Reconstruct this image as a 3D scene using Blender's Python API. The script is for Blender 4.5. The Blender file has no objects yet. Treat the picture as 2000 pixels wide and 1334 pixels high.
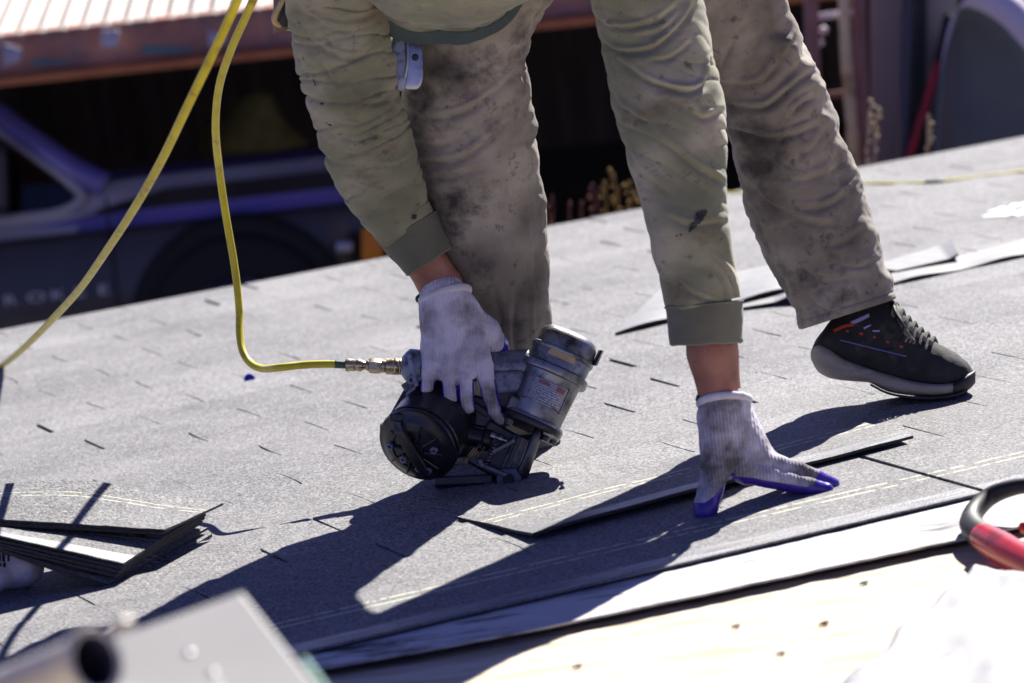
import bpy, bmesh, math, random
import numpy as np
from mathutils import Vector, Matrix
random.seed(7); RNG = np.random.default_rng(7)
SC = bpy.context.scene
COL = SC.collection

# ------------------------------------------------------------------ camera
FPX = 6950.0                       # focal length in photograph pixels (2000 wide)
TH, PI_ = math.radians(6.0), math.radians(17.0)
B_R = np.array([1.0, 0, 0]); B_U = np.array([0, math.sin(PI_), math.cos(PI_)]); CF = np.array([0, math.cos(PI_), -math.sin(PI_)])
CR = math.cos(TH)*B_R - math.sin(TH)*B_U
CU = math.sin(TH)*B_R + math.cos(TH)*B_U
def raydir(x, y):
    x = np.asarray(x, float); y = np.asarray(y, float)
    return CF + ((x-1000)/FPX)[..., None]*CR - ((y-667)/FPX)[..., None]*CU
CAM = -raydir(1000, 850)*6.0       # world origin = a point on the roof under the tool
cam_d = bpy.data.cameras.new('camera'); cam = bpy.data.objects.new('camera', cam_d); COL.objects.link(cam)
m = Matrix.Identity(4)
for i in range(3):
    m[i][0], m[i][1], m[i][2], m[i][3] = CR[i], CU[i], -CF[i], CAM[i]
cam.matrix_world = m
cam_d.sensor_width = 36.0; cam_d.lens = FPX/2000*36.0
cam_d.clip_start = 0.1; cam_d.clip_end = 500
cam_d.dof.use_dof = True; cam_d.dof.focus_distance = 5.55; cam_d.dof.aperture_fstop = 4.8
SC.camera = cam

# roof frame: U along the courses (to the right), V down the slope (away), N up
_d1 = np.array([-3200, -667, FPX]); _d2 = np.array([15774, -3194, FPX])
_d1 = _d1/np.linalg.norm(_d1); _d2 = _d2-_d1*(_d2@_d1); _d2 = _d2/np.linalg.norm(_d2)
_n = np.cross(_d1, _d2)
def c2w(d): return d[0]*CR - d[1]*CU + d[2]*CF
V = c2w(_d1); U = c2w(_d2); N = -c2w(_n)

# ------------------------------------------------------------------ light
EL = math.radians(41.5)
SUNV = math.cos(EL)*(0.775*U + 0.63*V)/math.hypot(.775, .63) + math.sin(EL)*N
SUNV = SUNV/np.linalg.norm(SUNV)
sun_d = bpy.data.lights.new('sun', 'SUN'); sun = bpy.data.objects.new('sun', sun_d); COL.objects.link(sun)
sun_d.energy = 5.0; sun_d.angle = math.radians(0.5); sun_d.color = (1.0, 0.955, 0.885)
sun.rotation_euler = Vector((-SUNV).tolist()).to_track_quat('-Z', 'Y').to_euler()
sun.location = (8, 8, 12)
world = bpy.data.worlds.new('World'); SC.world = world; world.use_nodes = True
wt = world.node_tree
sky = wt.nodes.new('ShaderNodeTexSky'); sky.sky_type = 'NISHITA'; sky.sun_disc = False
sky.sun_elevation = math.asin(SUNV[2]); sky.sun_rotation = math.atan2(SUNV[0], SUNV[1])
sky.ozone_density = 5.0; sky.dust_density = 0.1; sky.air_density = 0.8; sky.altitude = 1800
bg = wt.nodes['Background']; bg.inputs['Strength'].default_value = 0.05
tint = wt.nodes.new('ShaderNodeMix'); tint.data_type = 'RGBA'; tint.blend_type = 'MULTIPLY'; tint.inputs[0].default_value = 1.0
tint.inputs[7].default_value = (1.0, 0.73, 1.12, 1)      # the violet cast the camera's white balance gives the open sky
wt.links.new(sky.outputs[0], tint.inputs[6]); wt.links.new(tint.outputs[2], bg.inputs[0])
SC.view_settings.view_transform = 'Standard'; SC.view_settings.look = 'None'
SC.view_settings.exposure = 1.25; SC.view_settings.gamma = 1.0; SC.view_settings.use_curve_mapping = False

# ------------------------------------------------------------------ helpers
def W(u, v, w=0.0):
    u = np.asarray(u, float); v = np.asarray(v, float); w = np.asarray(w, float)
    return u[..., None]*U + v[..., None]*V + w[..., None]*N
def onroof(x, y, h=0.0):           # the roof point seen at a photograph pixel, h above the slope
    r = raydir(x, y)
    t = (h - CAM@N)/(r@N)
    return CAM + r*np.asarray(t)[..., None]
def uvof(x, y, h=0.0):
    p = onroof(x, y, h); return float(p@U), float(p@V)
def at(P, D):                      # picture-plane coordinates (x, y right/down, z deeper, all in pixels at distance D) -> world
    P = np.asarray(P, float)
    return CAM + raydir(P[..., 0], P[..., 1])*(D + P[..., 2]*D/FPX)[..., None]
def proj(p):
    d = np.asarray(p, float)-CAM; z = d@CF
    return np.stack([1000+FPX*(d@CR)/z, 667-FPX*(d@CU)/z, z], -1)
def roofdepth(x, y, h=0.0): return float((onroof(x, y, h)-CAM)@CF)

ROOT = {}
def empty(name, loc, label, cat, group=None):
    o = bpy.data.objects.new(name, None); COL.objects.link(o); o.location = loc
    o.empty_display_size = .05
    o['label'] = label; o['category'] = cat
    if group: o['group'] = group
    ROOT[o.name] = np.array(loc, float)
    return o
def rootloc(o):
    l = np.zeros(3)
    while o is not None:
        l = l+np.array(o.location); o = o.parent
    return l
def mk(name, verts, faces, mat, parent=None, label=None, cat=None, group=None, kind=None, smooth=True, bevel=0, uv=None, attr=None, seg=2, auto=None, fmat=None):
    verts = np.asarray(verts, float)
    if parent is not None: base = rootloc(parent); loc = np.zeros(3)
    else:
        base = np.array([verts[:, 0].mean(), verts[:, 1].mean(), verts[:, 2].min()]); loc = base
    me = bpy.data.meshes.new(name)
    me.from_pydata((verts-base).tolist(), [], [tuple(int(i) for i in f) for f in faces])
    me.update()
    if uv is not None:
        l = me.uv_layers.new(name='uv')
        vi = np.zeros(len(me.loops), int); me.loops.foreach_get('vertex_index', vi)
        l.data.foreach_set('uv', np.asarray(uv, float)[vi].ravel())
    if attr is not None:
        a = me.attributes.new('coat', 'FLOAT', 'POINT'); a.data.foreach_set('value', np.asarray(attr, float))
    if smooth: me.polygons.foreach_set('use_smooth', [True]*len(me.polygons))
    o = bpy.data.objects.new(name, me); COL.objects.link(o); o.location = loc
    mats = mat if isinstance(mat, (list, tuple)) else [mat]
    for k in mats: me.materials.append(k)
    if fmat is not None: me.polygons.foreach_set('material_index', [int(i) for i in fmat])
    if parent is not None: o.parent = parent
    if label: o['label'] = label
    if cat: o['category'] = cat
    if group: o['group'] = group
    if kind: o['kind'] = kind
    if bevel:
        b = o.modifiers.new('edge', 'BEVEL'); b.width = bevel; b.segments = seg; b.limit_method = 'ANGLE'; b.angle_limit = math.radians(40)
    if auto:
        try:
            me.set_sharp_from_angle(angle=math.radians(auto))
        except Exception: pass
    return o
class MB:
    def __init__(s): s.v = []; s.f = []; s.n = 0
    def add(s, v, f):
        v = np.asarray(v, float)
        s.f += [tuple(i+s.n for i in q) for q in f]; s.v.append(v); s.n += len(v); return s
    def V(s): return np.concatenate(s.v)
def box(c, a, b, d):               # centre and three half-axes
    c, a, b, d = [np.asarray(k, float) for k in (c, a, b, d)]
    v = [c+i*a+j*b+k*d for i in (-1, 1) for j in (-1, 1) for k in (-1, 1)]
    f = [(0, 1, 3, 2), (4, 6, 7, 5), (0, 4, 5, 1), (2, 3, 7, 6), (0, 2, 6, 4), (1, 5, 7, 3)]
    if np.dot(np.cross(a, b), d) < 0: f = [q[::-1] for q in f]
    return np.array(v), f
def norm(v): v = np.asarray(v, float); return v/np.linalg.norm(v)
def resample(P, n):                # Catmull-Rom through control rows
    P = np.asarray(P, float); k = len(P)
    if k == 2: t = np.linspace(0, 1, n)[:, None]; return P[0]*(1-t)+P[1]*t
    E = np.vstack([2*P[0]-P[1], P, 2*P[-1]-P[-2]])
    t = np.linspace(0, k-1-1e-9, n); i = t.astype(int); t = (t-i)[:, None]
    a, b, c, d = E[i], E[i+1], E[i+2], E[i+3]
    return .5*(2*b+(c-a)*t+(2*a-5*b+4*c-d)*t*t+(3*b-a-3*c+d)*t**3)
def tube(path, rad, n=12, cap=True):
    path = np.asarray(path, float); k = len(path)
    rad = np.broadcast_to(np.asarray(rad, float), (k,))
    tan = np.gradient(path, axis=0); tan /= np.linalg.norm(tan, axis=1)[:, None]+1e-12
    up = np.array([0, 0, 1.0]) if abs(tan[0][2]) < .9 else np.array([1.0, 0, 0])
    x = norm(np.cross(tan[0], up)); rings = []
    th = np.linspace(0, 2*math.pi, n, endpoint=False)
    for i in range(k):
        x = norm(x-tan[i]*(x@tan[i])); y = np.cross(tan[i], x)
        rings.append(path[i]+rad[i]*(np.cos(th)[:, None]*x+np.sin(th)[:, None]*y))
    return grid_tube(np.array(rings), cap)
def grid_tube(R, cap=True):
    k, n = R.shape[:2]
    v = R.reshape(-1, 3); f = []
    for i in range(k-1):
        for j in range(n):
            f.append((i*n+j, i*n+(j+1) % n, (i+1)*n+(j+1) % n, (i+1)*n+j))
    if cap:
        f.append(tuple(range(n))[::-1]); f.append(tuple((k-1)*n+j for j in range(n)))
    return v, f
def sheet(G):                      # grid of points -> faces
    a, b = G.shape[:2]
    f = [(i*b+j, i*b+j+1, (i+1)*b+j+1, (i+1)*b+j) for i in range(a-1) for j in range(b-1)]
    return G.reshape(-1, 3), f
def slab(G, t):                    # closed slab from a grid of points, thickness vector t
    a, b = G.shape[:2]
    top = G.reshape(-1, 3); bot = top+np.asarray(t, float); n = len(top)
    f = [(i*b+j, i*b+j+1, (i+1)*b+j+1, (i+1)*b+j) for i in range(a-1) for j in range(b-1)]
    f2 = [tuple(n+k for k in q[::-1]) for q in f]
    e = [j for j in range(b)]+[i*b+b-1 for i in range(1, a)]+[(a-1)*b+j for j in range(b-2, -1, -1)]+[i*b for i in range(a-2, 0, -1)]
    s = [(e[(i+1) % len(e)], e[i], n+e[i], n+e[(i+1) % len(e)]) for i in range(len(e))]
    return np.vstack([top, bot]), f+f2+s
def bilin(c00, c10, c01, c11, nu, nv):
    s = np.linspace(0, 1, nu)[:, None, None]; t = np.linspace(0, 1, nv)[None, :, None]
    c = [np.asarray(k, float) for k in (c00, c10, c01, c11)]
    return c[0]*(1-s)*(1-t)+c[1]*s*(1-t)+c[2]*(1-s)*t+c[3]*s*t
# gradient noise ------------------------------------------------------
_perm = RNG.permutation(512); _grad = RNG.normal(size=(512, 3)); _grad /= np.linalg.norm(_grad, axis=1)[:, None]
def noise(x, y, z):
    x, y, z = np.broadcast_arrays(np.asarray(x, float), np.asarray(y, float), np.asarray(z, float))
    xi, yi, zi = [np.floor(k).astype(int) for k in (x, y, z)]
    xf, yf, zf = x-xi, y-yi, z-zi
    fade = lambda t: t*t*t*(t*(t*6-15)+10)
    u, v, w = fade(xf), fade(yf), fade(zf); out = 0
    for dx in (0, 1):
        for dy in (0, 1):
            for dz in (0, 1):
                h = _perm[(_perm[(_perm[(xi+dx) & 511]+yi+dy) & 511]+zi+dz) & 511]; g = _grad[h]
                d = g[..., 0]*(xf-dx)+g[..., 1]*(yf-dy)+g[..., 2]*(zf-dz)
                out = out+d*(u if dx else 1-u)*(v if dy else 1-v)*(w if dz else 1-w)
    return out*1.6
# signed distance modelling ------------------------------------------
class SDF:
    def __init__(s, lo, hi, h):
        s.lo = np.array(lo, float); s.h = h
        s.n = np.ceil((np.array(hi)-s.lo)/h).astype(int)+1
        s.f = np.full(s.n, 1e3)
        s.ax = [s.lo[i]+h*np.arange(s.n[i]) for i in range(3)]
    def cap(s, a, b, ra, rb, k=8.0):
        a = np.asarray(a, float); b = np.asarray(b, float); m = max(ra, rb)+3*k+2*s.h
        lo = np.minimum(a, b)-m; hi = np.maximum(a, b)+m
        i0 = np.maximum(np.floor((lo-s.lo)/s.h).astype(int), 0); i1 = np.minimum(np.ceil((hi-s.lo)/s.h).astype(int)+1, s.n)
        if (i1 <= i0).any(): return s
        X, Y, Z = np.meshgrid(s.ax[0][i0[0]:i1[0]], s.ax[1][i0[1]:i1[1]], s.ax[2][i0[2]:i1[2]], indexing='ij')
        d = b-a; L = d@d+1e-9
        t = np.clip(((X-a[0])*d[0]+(Y-a[1])*d[1]+(Z-a[2])*d[2])/L, 0, 1)
        D = np.sqrt((X-a[0]-t*d[0])**2+(Y-a[1]-t*d[1])**2+(Z-a[2]-t*d[2])**2)-(ra+(rb-ra)*t)
        sl = tuple(slice(p, q) for p, q in zip(i0, i1)); F = s.f[sl]
        hh = np.clip(.5+.5*(F-D)/k, 0, 1)
        s.f[sl] = F*(1-hh)+D*hh-k*hh*(1-hh)
        return s
    def chain(s, pts, k=8.0):
        for p, q in zip(pts[:-1], pts[1:]): s.cap(p[:3], q[:3], p[3], q[3], k)
        return s
    def mesh(s):
        f = s.f; sg = f < 0
        c = np.zeros(np.array(f.shape)-1, int)
        for i in (0, 1):
            for j in (0, 1):
                for k in (0, 1):
                    c += sg[i:f.shape[0]-1+i, j:f.shape[1]-1+j, k:f.shape[2]-1+k]
        act = (c > 0) & (c < 8); idx = np.full(act.shape, -1); ii = np.argwhere(act); idx[act] = np.arange(len(ii))
        acc = np.zeros((len(ii), 3)); cnt = np.zeros(len(ii))
        cor = [(i, j, k) for i in (0, 1) for j in (0, 1) for k in (0, 1)]
        for a in cor:
            for ax in range(3):
                if a[ax]: continue
                b = list(a); b[ax] = 1
                fa = f[tuple((ii+a).T)]; fb = f[tuple((ii+b).T)]
                hit = (fa < 0) != (fb < 0)
                t = np.where(hit, fa/np.where(hit, fa-fb, 1), 0)
                p = np.array(a, float)[None]+t[:, None]*(np.array(b)-np.array(a))
                acc += p*hit[:, None]; cnt += hit
        v = s.lo+s.h*(ii+acc/cnt[:, None]); F = []
        for ax in range(3):
            o1, o2 = [(1, 2), (2, 0), (0, 1)][ax]
            sh = [0, 0, 0]; sh[ax] = 1
            A = sg[:f.shape[0]-sh[0], :f.shape[1]-sh[1], :f.shape[2]-sh[2]]; B = sg[sh[0]:, sh[1]:, sh[2]:]
            e = np.argwhere(A != B); ok = (e[:, o1] > 0) & (e[:, o2] > 0) & (e[:, o1] < idx.shape[o1]) & (e[:, o2] < idx.shape[o2]); e = e[ok]
            q = []
            for d1, d2 in ((0, 0), (-1, 0), (-1, -1), (0, -1)):
                g = e.copy(); g[:, o1] += d1; g[:, o2] += d2; q.append(idx[tuple(g.T)])
            q = np.array(q).T; flip = ~A[tuple(e.T)]
            q[flip] = q[flip][:, ::-1]
            F.append(q)
        F = np.concatenate(F)
        return v, F
def laplace(v, F, it=2, lam=.5):
    F = np.asarray(F)
    for _ in range(it):
        s = np.zeros_like(v); c = np.zeros(len(v))
        for a, b in ((0, 1), (1, 2), (2, 3), (3, 0)):
            np.add.at(s, F[:, a], v[F[:, b]]); np.add.at(s, F[:, b], v[F[:, a]])
            np.add.at(c, F[:, a], 1); np.add.at(c, F[:, b], 1)
        v = v*(1-lam)+lam*s/c[:, None]
    return v

# ------------------------------------------------------------------ materials
def mat(name, cols, scale=8, detail=4, rough=.6, metal=0.0, bump=0.0, bscale=200, bdist=.002, stretch=(1, 1, 1), spec=.5, dirt=None, dscale=5, dpos=(.5, .65), coat=0, rrange=None, sheen=0, dstretch=(1, 1, 1), spots=None):
    """noise between colours, an optional dirt layer, and fine relief"""
    M = bpy.data.materials.new(name); M.use_nodes = True; t = M.node_tree; nd = t.nodes; lk = t.links
    P = nd['Principled BSDF']; P.inputs['Roughness'].default_value = rough; P.inputs['Metallic'].default_value = metal
    P.inputs['Specular IOR Level'].default_value = spec; P.inputs['Coat Weight'].default_value = coat
    if sheen: P.inputs['Sheen Weight'].default_value = sheen
    tc = nd.new('ShaderNodeTexCoord'); mp = nd.new('ShaderNodeMapping'); mp.inputs['Scale'].default_value = stretch
    lk.new(tc.outputs['Object'], mp.inputs['Vector'])
    oi = nd.new('ShaderNodeObjectInfo'); va = nd.new('ShaderNodeVectorMath'); va.operation = 'SCALE'; va.inputs[0].default_value = (17, 31, 23)
    lk.new(oi.outputs['Random'], va.inputs['Scale']); lk.new(va.outputs[0], mp.inputs['Location'])
    if len(cols) == 1: P.inputs['Base Color'].default_value = (*cols[0], 1); src = None
    else:
        n = nd.new('ShaderNodeTexNoise'); n.inputs['Scale'].default_value = scale; n.inputs['Detail'].default_value = detail
        lk.new(mp.outputs[0], n.inputs['Vector'])
        r = nd.new('ShaderNodeValToRGB'); e = r.color_ramp.elements
        k = len(cols)
        for i, c in enumerate(cols):
            pos = .3+.4*i/(k-1)
            if i == 0: e[0].position = pos; e[0].color = (*c, 1)
            elif i == k-1: e[-1].position = pos; e[-1].color = (*c, 1)
            else: q = e.new(pos); q.color = (*c, 1)
        lk.new(n.outputs['Fac'], r.inputs[0]); src = r.outputs[0]
    if dirt is not None:
        n2 = nd.new('ShaderNodeTexNoise'); n2.inputs['Scale'].default_value = dscale; n2.inputs['Detail'].default_value = 6; n2.inputs['Roughness'].default_value = .65
        mp2 = nd.new('ShaderNodeMapping'); mp2.inputs['Scale'].default_value = dstretch
        lk.new(mp.outputs[0], mp2.inputs['Vector']); lk.new(mp2.outputs[0], n2.inputs['Vector'])
        r2 = nd.new('ShaderNodeMapRange'); r2.inputs[1].default_value = dpos[0]; r2.inputs[2].default_value = dpos[1]
        lk.new(n2.outputs['Fac'], r2.inputs[0])
        mx = nd.new('ShaderNodeMix'); mx.data_type = 'RGBA'
        lk.new(r2.outputs[0], mx.inputs[0])
        if src is not None: lk.new(src, mx.inputs[6])
        else: mx.inputs[6].default_value = (*cols[0], 1)
        mx.inputs[7].default_value = (*dirt, 1); src = mx.outputs[2]
    if spots is not None:
        n5 = nd.new('ShaderNodeTexNoise'); n5.inputs['Scale'].default_value = 42; n5.inputs['Detail'].default_value = 5; n5.inputs['Roughness'].default_value = .7; lk.new(mp.outputs[0], n5.inputs['Vector'])
        r5 = nd.new('ShaderNodeMapRange'); r5.inputs[1].default_value = .58; r5.inputs[2].default_value = .70; r5.inputs[4].default_value = .8; lk.new(n5.outputs['Fac'], r5.inputs[0])
        x5 = nd.new('ShaderNodeMix'); x5.data_type = 'RGBA'; lk.new(r5.outputs[0], x5.inputs[0]); lk.new(src, x5.inputs[6]); x5.inputs[7].default_value = (*spots, 1); src = x5.outputs[2]
    if src is not None: lk.new(src, P.inputs['Base Color'])
    if rrange is not None:
        n4 = nd.new('ShaderNodeTexNoise'); n4.inputs['Scale'].default_value = 30; lk.new(mp.outputs[0], n4.inputs['Vector'])
        r4 = nd.new('ShaderNodeMapRange'); r4.inputs[1].default_value = .3; r4.inputs[2].default_value = .7; r4.inputs[3].default_value, r4.inputs[4].default_value = rrange
        lk.new(n4.outputs['Fac'], r4.inputs[0]); lk.new(r4.outputs[0], P.inputs['Roughness'])
    if bump:
        n3 = nd.new('ShaderNodeTexNoise'); n3.inputs['Scale'].default_value = bscale; n3.inputs['Detail'].default_value = 3
        lk.new(mp.outputs[0], n3.inputs['Vector'])
        b = nd.new('ShaderNodeBump'); b.inputs['Strength'].default_value = bump; b.inputs['Distance'].default_value = bdist
        lk.new(n3.outputs['Fac'], b.inputs['Height']); lk.new(b.outputs[0], P.inputs['Normal'])
    return M
def shingle_mat(name, lo, hi, tone=1.0, strip=True):
    """mineral granules; printed nailing lines and a smeared tar strip by the distance from the butt edge (uv, metres)"""
    M = bpy.data.materials.new(name); M.use_nodes = True; t = M.node_tree; nd = t.nodes; lk = t.links
    P = nd['Principled BSDF']; P.inputs['Specular IOR Level'].default_value = .5
    tc = nd.new('ShaderNodeTexCoord'); geo = nd.new('ShaderNodeNewGeometry')
    oi = nd.new('ShaderNodeObjectInfo')
    def nz(scale, det, vec=None, rough=.5):
        n = nd.new('ShaderNodeTexNoise'); n.inputs['Scale'].default_value = scale; n.inputs['Detail'].default_value = det; n.inputs['Roughness'].default_value = rough
        lk.new(vec or geo.outputs['Position'], n.inputs['Vector']); return n.outputs['Fac']
    def mrange(s, a, b, c=0., d=1.):
        r = nd.new('ShaderNodeMapRange'); lk.new(s, r.inputs[0])
        for i, q in enumerate((a, b, c, d)): r.inputs[i+1].default_value = q
        return r.outputs[0]
    def mth(op, a, b=0.0):
        q = nd.new('ShaderNodeMath'); q.operation = op
        for i, s in enumerate((a, b)):
            if isinstance(s, (int, float)): q.inputs[i].default_value = s
            else: lk.new(s, q.inputs[i])
        return q.outputs[0]
    def mix(fac, a, b):
        x = nd.new('ShaderNodeMix'); x.data_type = 'RGBA'
        if isinstance(fac, (int, float)): x.inputs[0].default_value = fac
        else: lk.new(fac, x.inputs[0])
        for i, c in ((6, a), (7, b)):
            if isinstance(c, tuple): x.inputs[i].default_value = (*c, 1)
            else: lk.new(c, x.inputs[i])
        return x.outputs[2]
    vor = nd.new('ShaderNodeTexVoronoi'); vor.inputs['Scale'].default_value = 330; lk.new(geo.outputs['Position'], vor.inputs['Vector'])
    sep = nd.new('ShaderNodeSeparateColor'); lk.new(vor.outputs['Color'], sep.inputs[0])
    g = mth('ADD', mth('MULTIPLY', sep.outputs[0], .55), mth('MULTIPLY', nz(260, 3), .45))
    base = mix(mrange(g, .24, .70), tuple(k*tone for k in lo), tuple(k*tone for k in hi))
    big = mrange(nz(3.2, 4), .35, .7); base = mix(mth('MULTIPLY', mrange(nz(17, 5), .48, .72), .45), base, tuple(k*1.9*tone for k in lo)); base = mix(mth('MULTIPLY', big, .45), base, tuple(k*1.15*tone for k in hi))
    rnd = mrange(oi.outputs['Random'], 0, 1, 0, .22); base = mix(rnd, base, tuple(k*.6*tone for k in lo))
    dk = mth('MULTIPLY', mth('LESS_THAN', sep.outputs[2], .12), .6); base = mix(dk, base, (.02, .02, .024))
    spk = mth('GREATER_THAN', sep.outputs[1], .985); base = mix(mth('MULTIPLY', spk, .4), base, (.6, .59, .58))
    su = nd.new('ShaderNodeSeparateXYZ'); lk.new(tc.outputs['UV'], su.inputs[0]); y = su.outputs[1]
    wob = mth('MULTIPLY', mth('SUBTRACT', nz(9, 2), .5), .004)
    yy = mth('ADD', y, wob)
    def band(c, w): return mth('LESS_THAN', mth('ABSOLUTE', mth('SUBTRACT', yy, c)), w)
    brk = mrange(nz(60, 3), .40, .5)
    lines = mth('MULTIPLY', mth('MAXIMUM', band(.192, .0026), band(.216, .0023)), brk)
    base = mix(mth('MULTIPLY', lines, .9), base, (.58, .60, .42))
    if strip:
        st = nd.new('ShaderNodeCombineXYZ'); lk.new(mth('MULTIPLY', su.outputs[0], 5), st.inputs[0]); lk.new(mth('MULTIPLY', y, 160), st.inputs[1])
        sn = nz(1.6, 5, st.outputs[0], .7)
        tar = mth('MULTIPLY', mrange(mth('ABSOLUTE', mth('SUBTRACT', yy, .333)), .018, .025, 1, 0), mrange(sn, .3, .45))
        tc_ = mix(mrange(sn, .45, .62), (.045, .045, .05), (.40, .41, .45))
        base = mix(mth('MULTIPLY', tar, .85), base, tc_)
        P_r = mth('SUBTRACT', .82, mth('MULTIPLY', tar, .35)); lk.new(P_r, P.inputs['Roughness'])
    else: P.inputs['Roughness'].default_value = .8
    lk.new(base, P.inputs['Base Color'])
    b = nd.new('ShaderNodeBump'); b.inputs['Strength'].default_value = 1.0; b.inputs['Distance'].default_value = .0026
    lk.new(g, b.inputs['Height']); lk.new(b.outputs[0], P.inputs['Normal'])
    return M
def glove_mat():
    M = bpy.data.materials.new('knit_glove'); M.use_nodes = True; t = M.node_tree; nd = t.nodes; lk = t.links
    P = nd['Principled BSDF']
    at_ = nd.new('ShaderNodeAttribute'); at_.attribute_name = 'coat'
    tc = nd.new('ShaderNodeTexCoord')
    n = nd.new('ShaderNodeTexNoise'); n.inputs['Scale'].default_value = 22; n.inputs['Detail'].default_value = 6; n.inputs['Roughness'].default_value = .6; lk.new(tc.outputs['Object'], n.inputs['Vector'])
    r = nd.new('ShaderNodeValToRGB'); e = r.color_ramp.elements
    e[0].position = .36; e[0].color = (.68, .65, .74, 1); e[1].position = .72; e[1].color = (.13, .115, .11, 1)  # white knit; the violet cast of the shade is put into its colour
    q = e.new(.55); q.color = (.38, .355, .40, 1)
    at2 = nd.new('ShaderNodeAttribute'); at2.attribute_name = 'soil'
    ad = nd.new('ShaderNodeMath'); ad.operation = 'ADD'; lk.new(n.outputs['Fac'], ad.inputs[0]); lk.new(at2.outputs['Fac'], ad.inputs[1])
    lk.new(ad.outputs[0], r.inputs[0])
    mr = nd.new('ShaderNodeMapRange'); mr.inputs[1].default_value = .45; mr.inputs[2].default_value = .55; lk.new(at_.outputs['Fac'], mr.inputs[0])
    mx = nd.new('ShaderNodeMix'); mx.data_type = 'RGBA'; lk.new(mr.outputs[0], mx.inputs[0]); lk.new(r.outputs[0], mx.inputs[6]); mx.inputs[7].default_value = (.055, .027, .31, 1)
    lk.new(mx.outputs[2], P.inputs['Base Color'])
    rr = nd.new('ShaderNodeMapRange'); rr.inputs[3].default_value = .9; rr.inputs[4].default_value = .33; lk.new(mr.outputs[0], rr.inputs[0]); lk.new(rr.outputs[0], P.inputs['Roughness'])
    # knit ribs run along the hand
    w = nd.new('ShaderNodeTexWave'); w.wave_type = 'BANDS'; w.bands_direction = 'X'; w.inputs['Scale'].default_value = 62; w.inputs['Distortion'].default_value = 1.2; w.inputs['Detail'].default_value = 1
    lk.new(tc.outputs['Object'], w.inputs['Vector'])
    iv = nd.new('ShaderNodeMath'); iv.operation = 'SUBTRACT'; iv.inputs[0].default_value = 1; lk.new(mr.outputs[0], iv.inputs[1])
    ml = nd.new('ShaderNodeMath'); ml.operation = 'MULTIPLY'; lk.new(iv.outputs[0], ml.inputs[0]); ml.inputs[1].default_value = .5
    b = nd.new('ShaderNodeBump'); b.inputs['Distance'].default_value = .0022; lk.new(ml.outputs[0], b.inputs['Strength']); lk.new(w.outputs['Fac'], b.inputs['Height']); lk.new(b.outputs[0], P.inputs['Normal'])
    return M
MT = {}
MT['shingle'] = shingle_mat('grey_shingle_granules', (.036, .036, .041), (.285, .281, .285))
MT['shingle_pale'] = mat('pale_shingle_back', [(.15, .15, .155), (.22, .218, .213)], scale=30, rough=.55, bump=.3, bscale=500)
MT['tar'] = mat('asphalt_edge', [(.018, .018, .02), (.035, .034, .034)], scale=90, rough=.75, bump=.5, bscale=400)
MT['white_felt'] = mat('white_weathered_sheet', [(.42, .41, .41), (.58, .57, .56)], scale=4, rough=.7, dirt=(.03, .03, .035), dscale=8, dpos=(.50, .62), dstretch=(.5, 1.6, 1), bump=.2, bscale=90)
MT['ply'] = mat('pine_plywood', [(.38, .285, .18), (.55, .45, .32), (.63, .54, .41)], scale=6, detail=8, rough=.75, stretch=(1.2, 7, 1.2), dirt=(.33, .22, .12), dscale=7, dpos=(.6, .75), bump=.2, bscale=120)
MT['deck_under'] = mat('old_roof_boards', [(.05, .04, .03), (.1, .08, .06)], rough=.9)
MT['siding'] = mat('brown_house_siding', [(.07, .055, .045), (.10, .08, .065)], scale=3, rough=.8)
MT['hose'] = mat('yellow_rubber_hose', [(.52, .43, .015), (.66, .57, .03)], scale=25, rough=.38, dirt=(.24, .15, .03), dscale=30, dpos=(.55, .72))
MT['hose_end'] = mat('hose_stain', [(.05, .10, .06)], rough=.4)
MT['brass'] = mat('worn_brass', [(.42, .34, .2), (.58, .5, .34)], scale=40, rough=.32, metal=1, dirt=(.12, .09, .06), dscale=60, bump=.1, bscale=300)
MT['alu'] = mat('cast_aluminium', [(.20, .21, .23), (.35, .36, .385)], scale=18, rough=.40, metal=.85, dirt=(.07, .062, .06), dscale=26, dpos=(.48, .66), bump=.25, bscale=350, bdist=.0008, rrange=(.3, .55))
MT['alu_blue'] = mat('blue_grey_casting', [(.16, .19, .26), (.25, .28, .36)], scale=30, rough=.45, metal=.5, dirt=(.05, .05, .06), dscale=40)
MT['blk'] = mat('black_tool_plastic', [(.010, .010, .013), (.022, .021, .026)], scale=20, rough=.25, dirt=(.05, .047, .05), dscale=26, dpos=(.64, .9), bump=.12, bscale=500, rrange=(.2, .38))
MT['steel'] = mat('dark_steel', [(.09, .09, .10), (.17, .17, .18)], scale=30, rough=.38, metal=.9, dirt=(.03, .028, .026), dscale=40, bump=.15, bscale=300)
MT['chrome'] = mat('bright_steel', [(.30, .30, .31), (.42, .42, .42)], scale=30, rough=.28, metal=1, dirt=(.2, .19, .18), dscale=30, dpos=(.55, .75))
MT['shirt'] = mat('dusty_olive_jersey', [(.125, .14, .082), (.215, .215, .135), (.36, .335, .245)], scale=9, detail=8, rough=.92, dirt=(.125, .085, .05), dscale=11, dpos=(.54, .74), bump=.5, bscale=520, bdist=.001, sheen=.2, stretch=(1, 1, 1.5), spots=(.07, .06, .045))
MT['ribcuff'] = mat('olive_rib_knit', [(.10, .104, .07), (.145, .145, .105)], scale=14, rough=.95, bump=.3, bscale=600, bdist=.0006, dirt=(.07, .055, .035), dscale=9, dpos=(.6, .75), sheen=.2)
MT['hem'] = mat('faded_teal_hem', [(.045, .068, .066), (.075, .098, .092)], scale=14, rough=.95, bump=.3, bscale=600)
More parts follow.
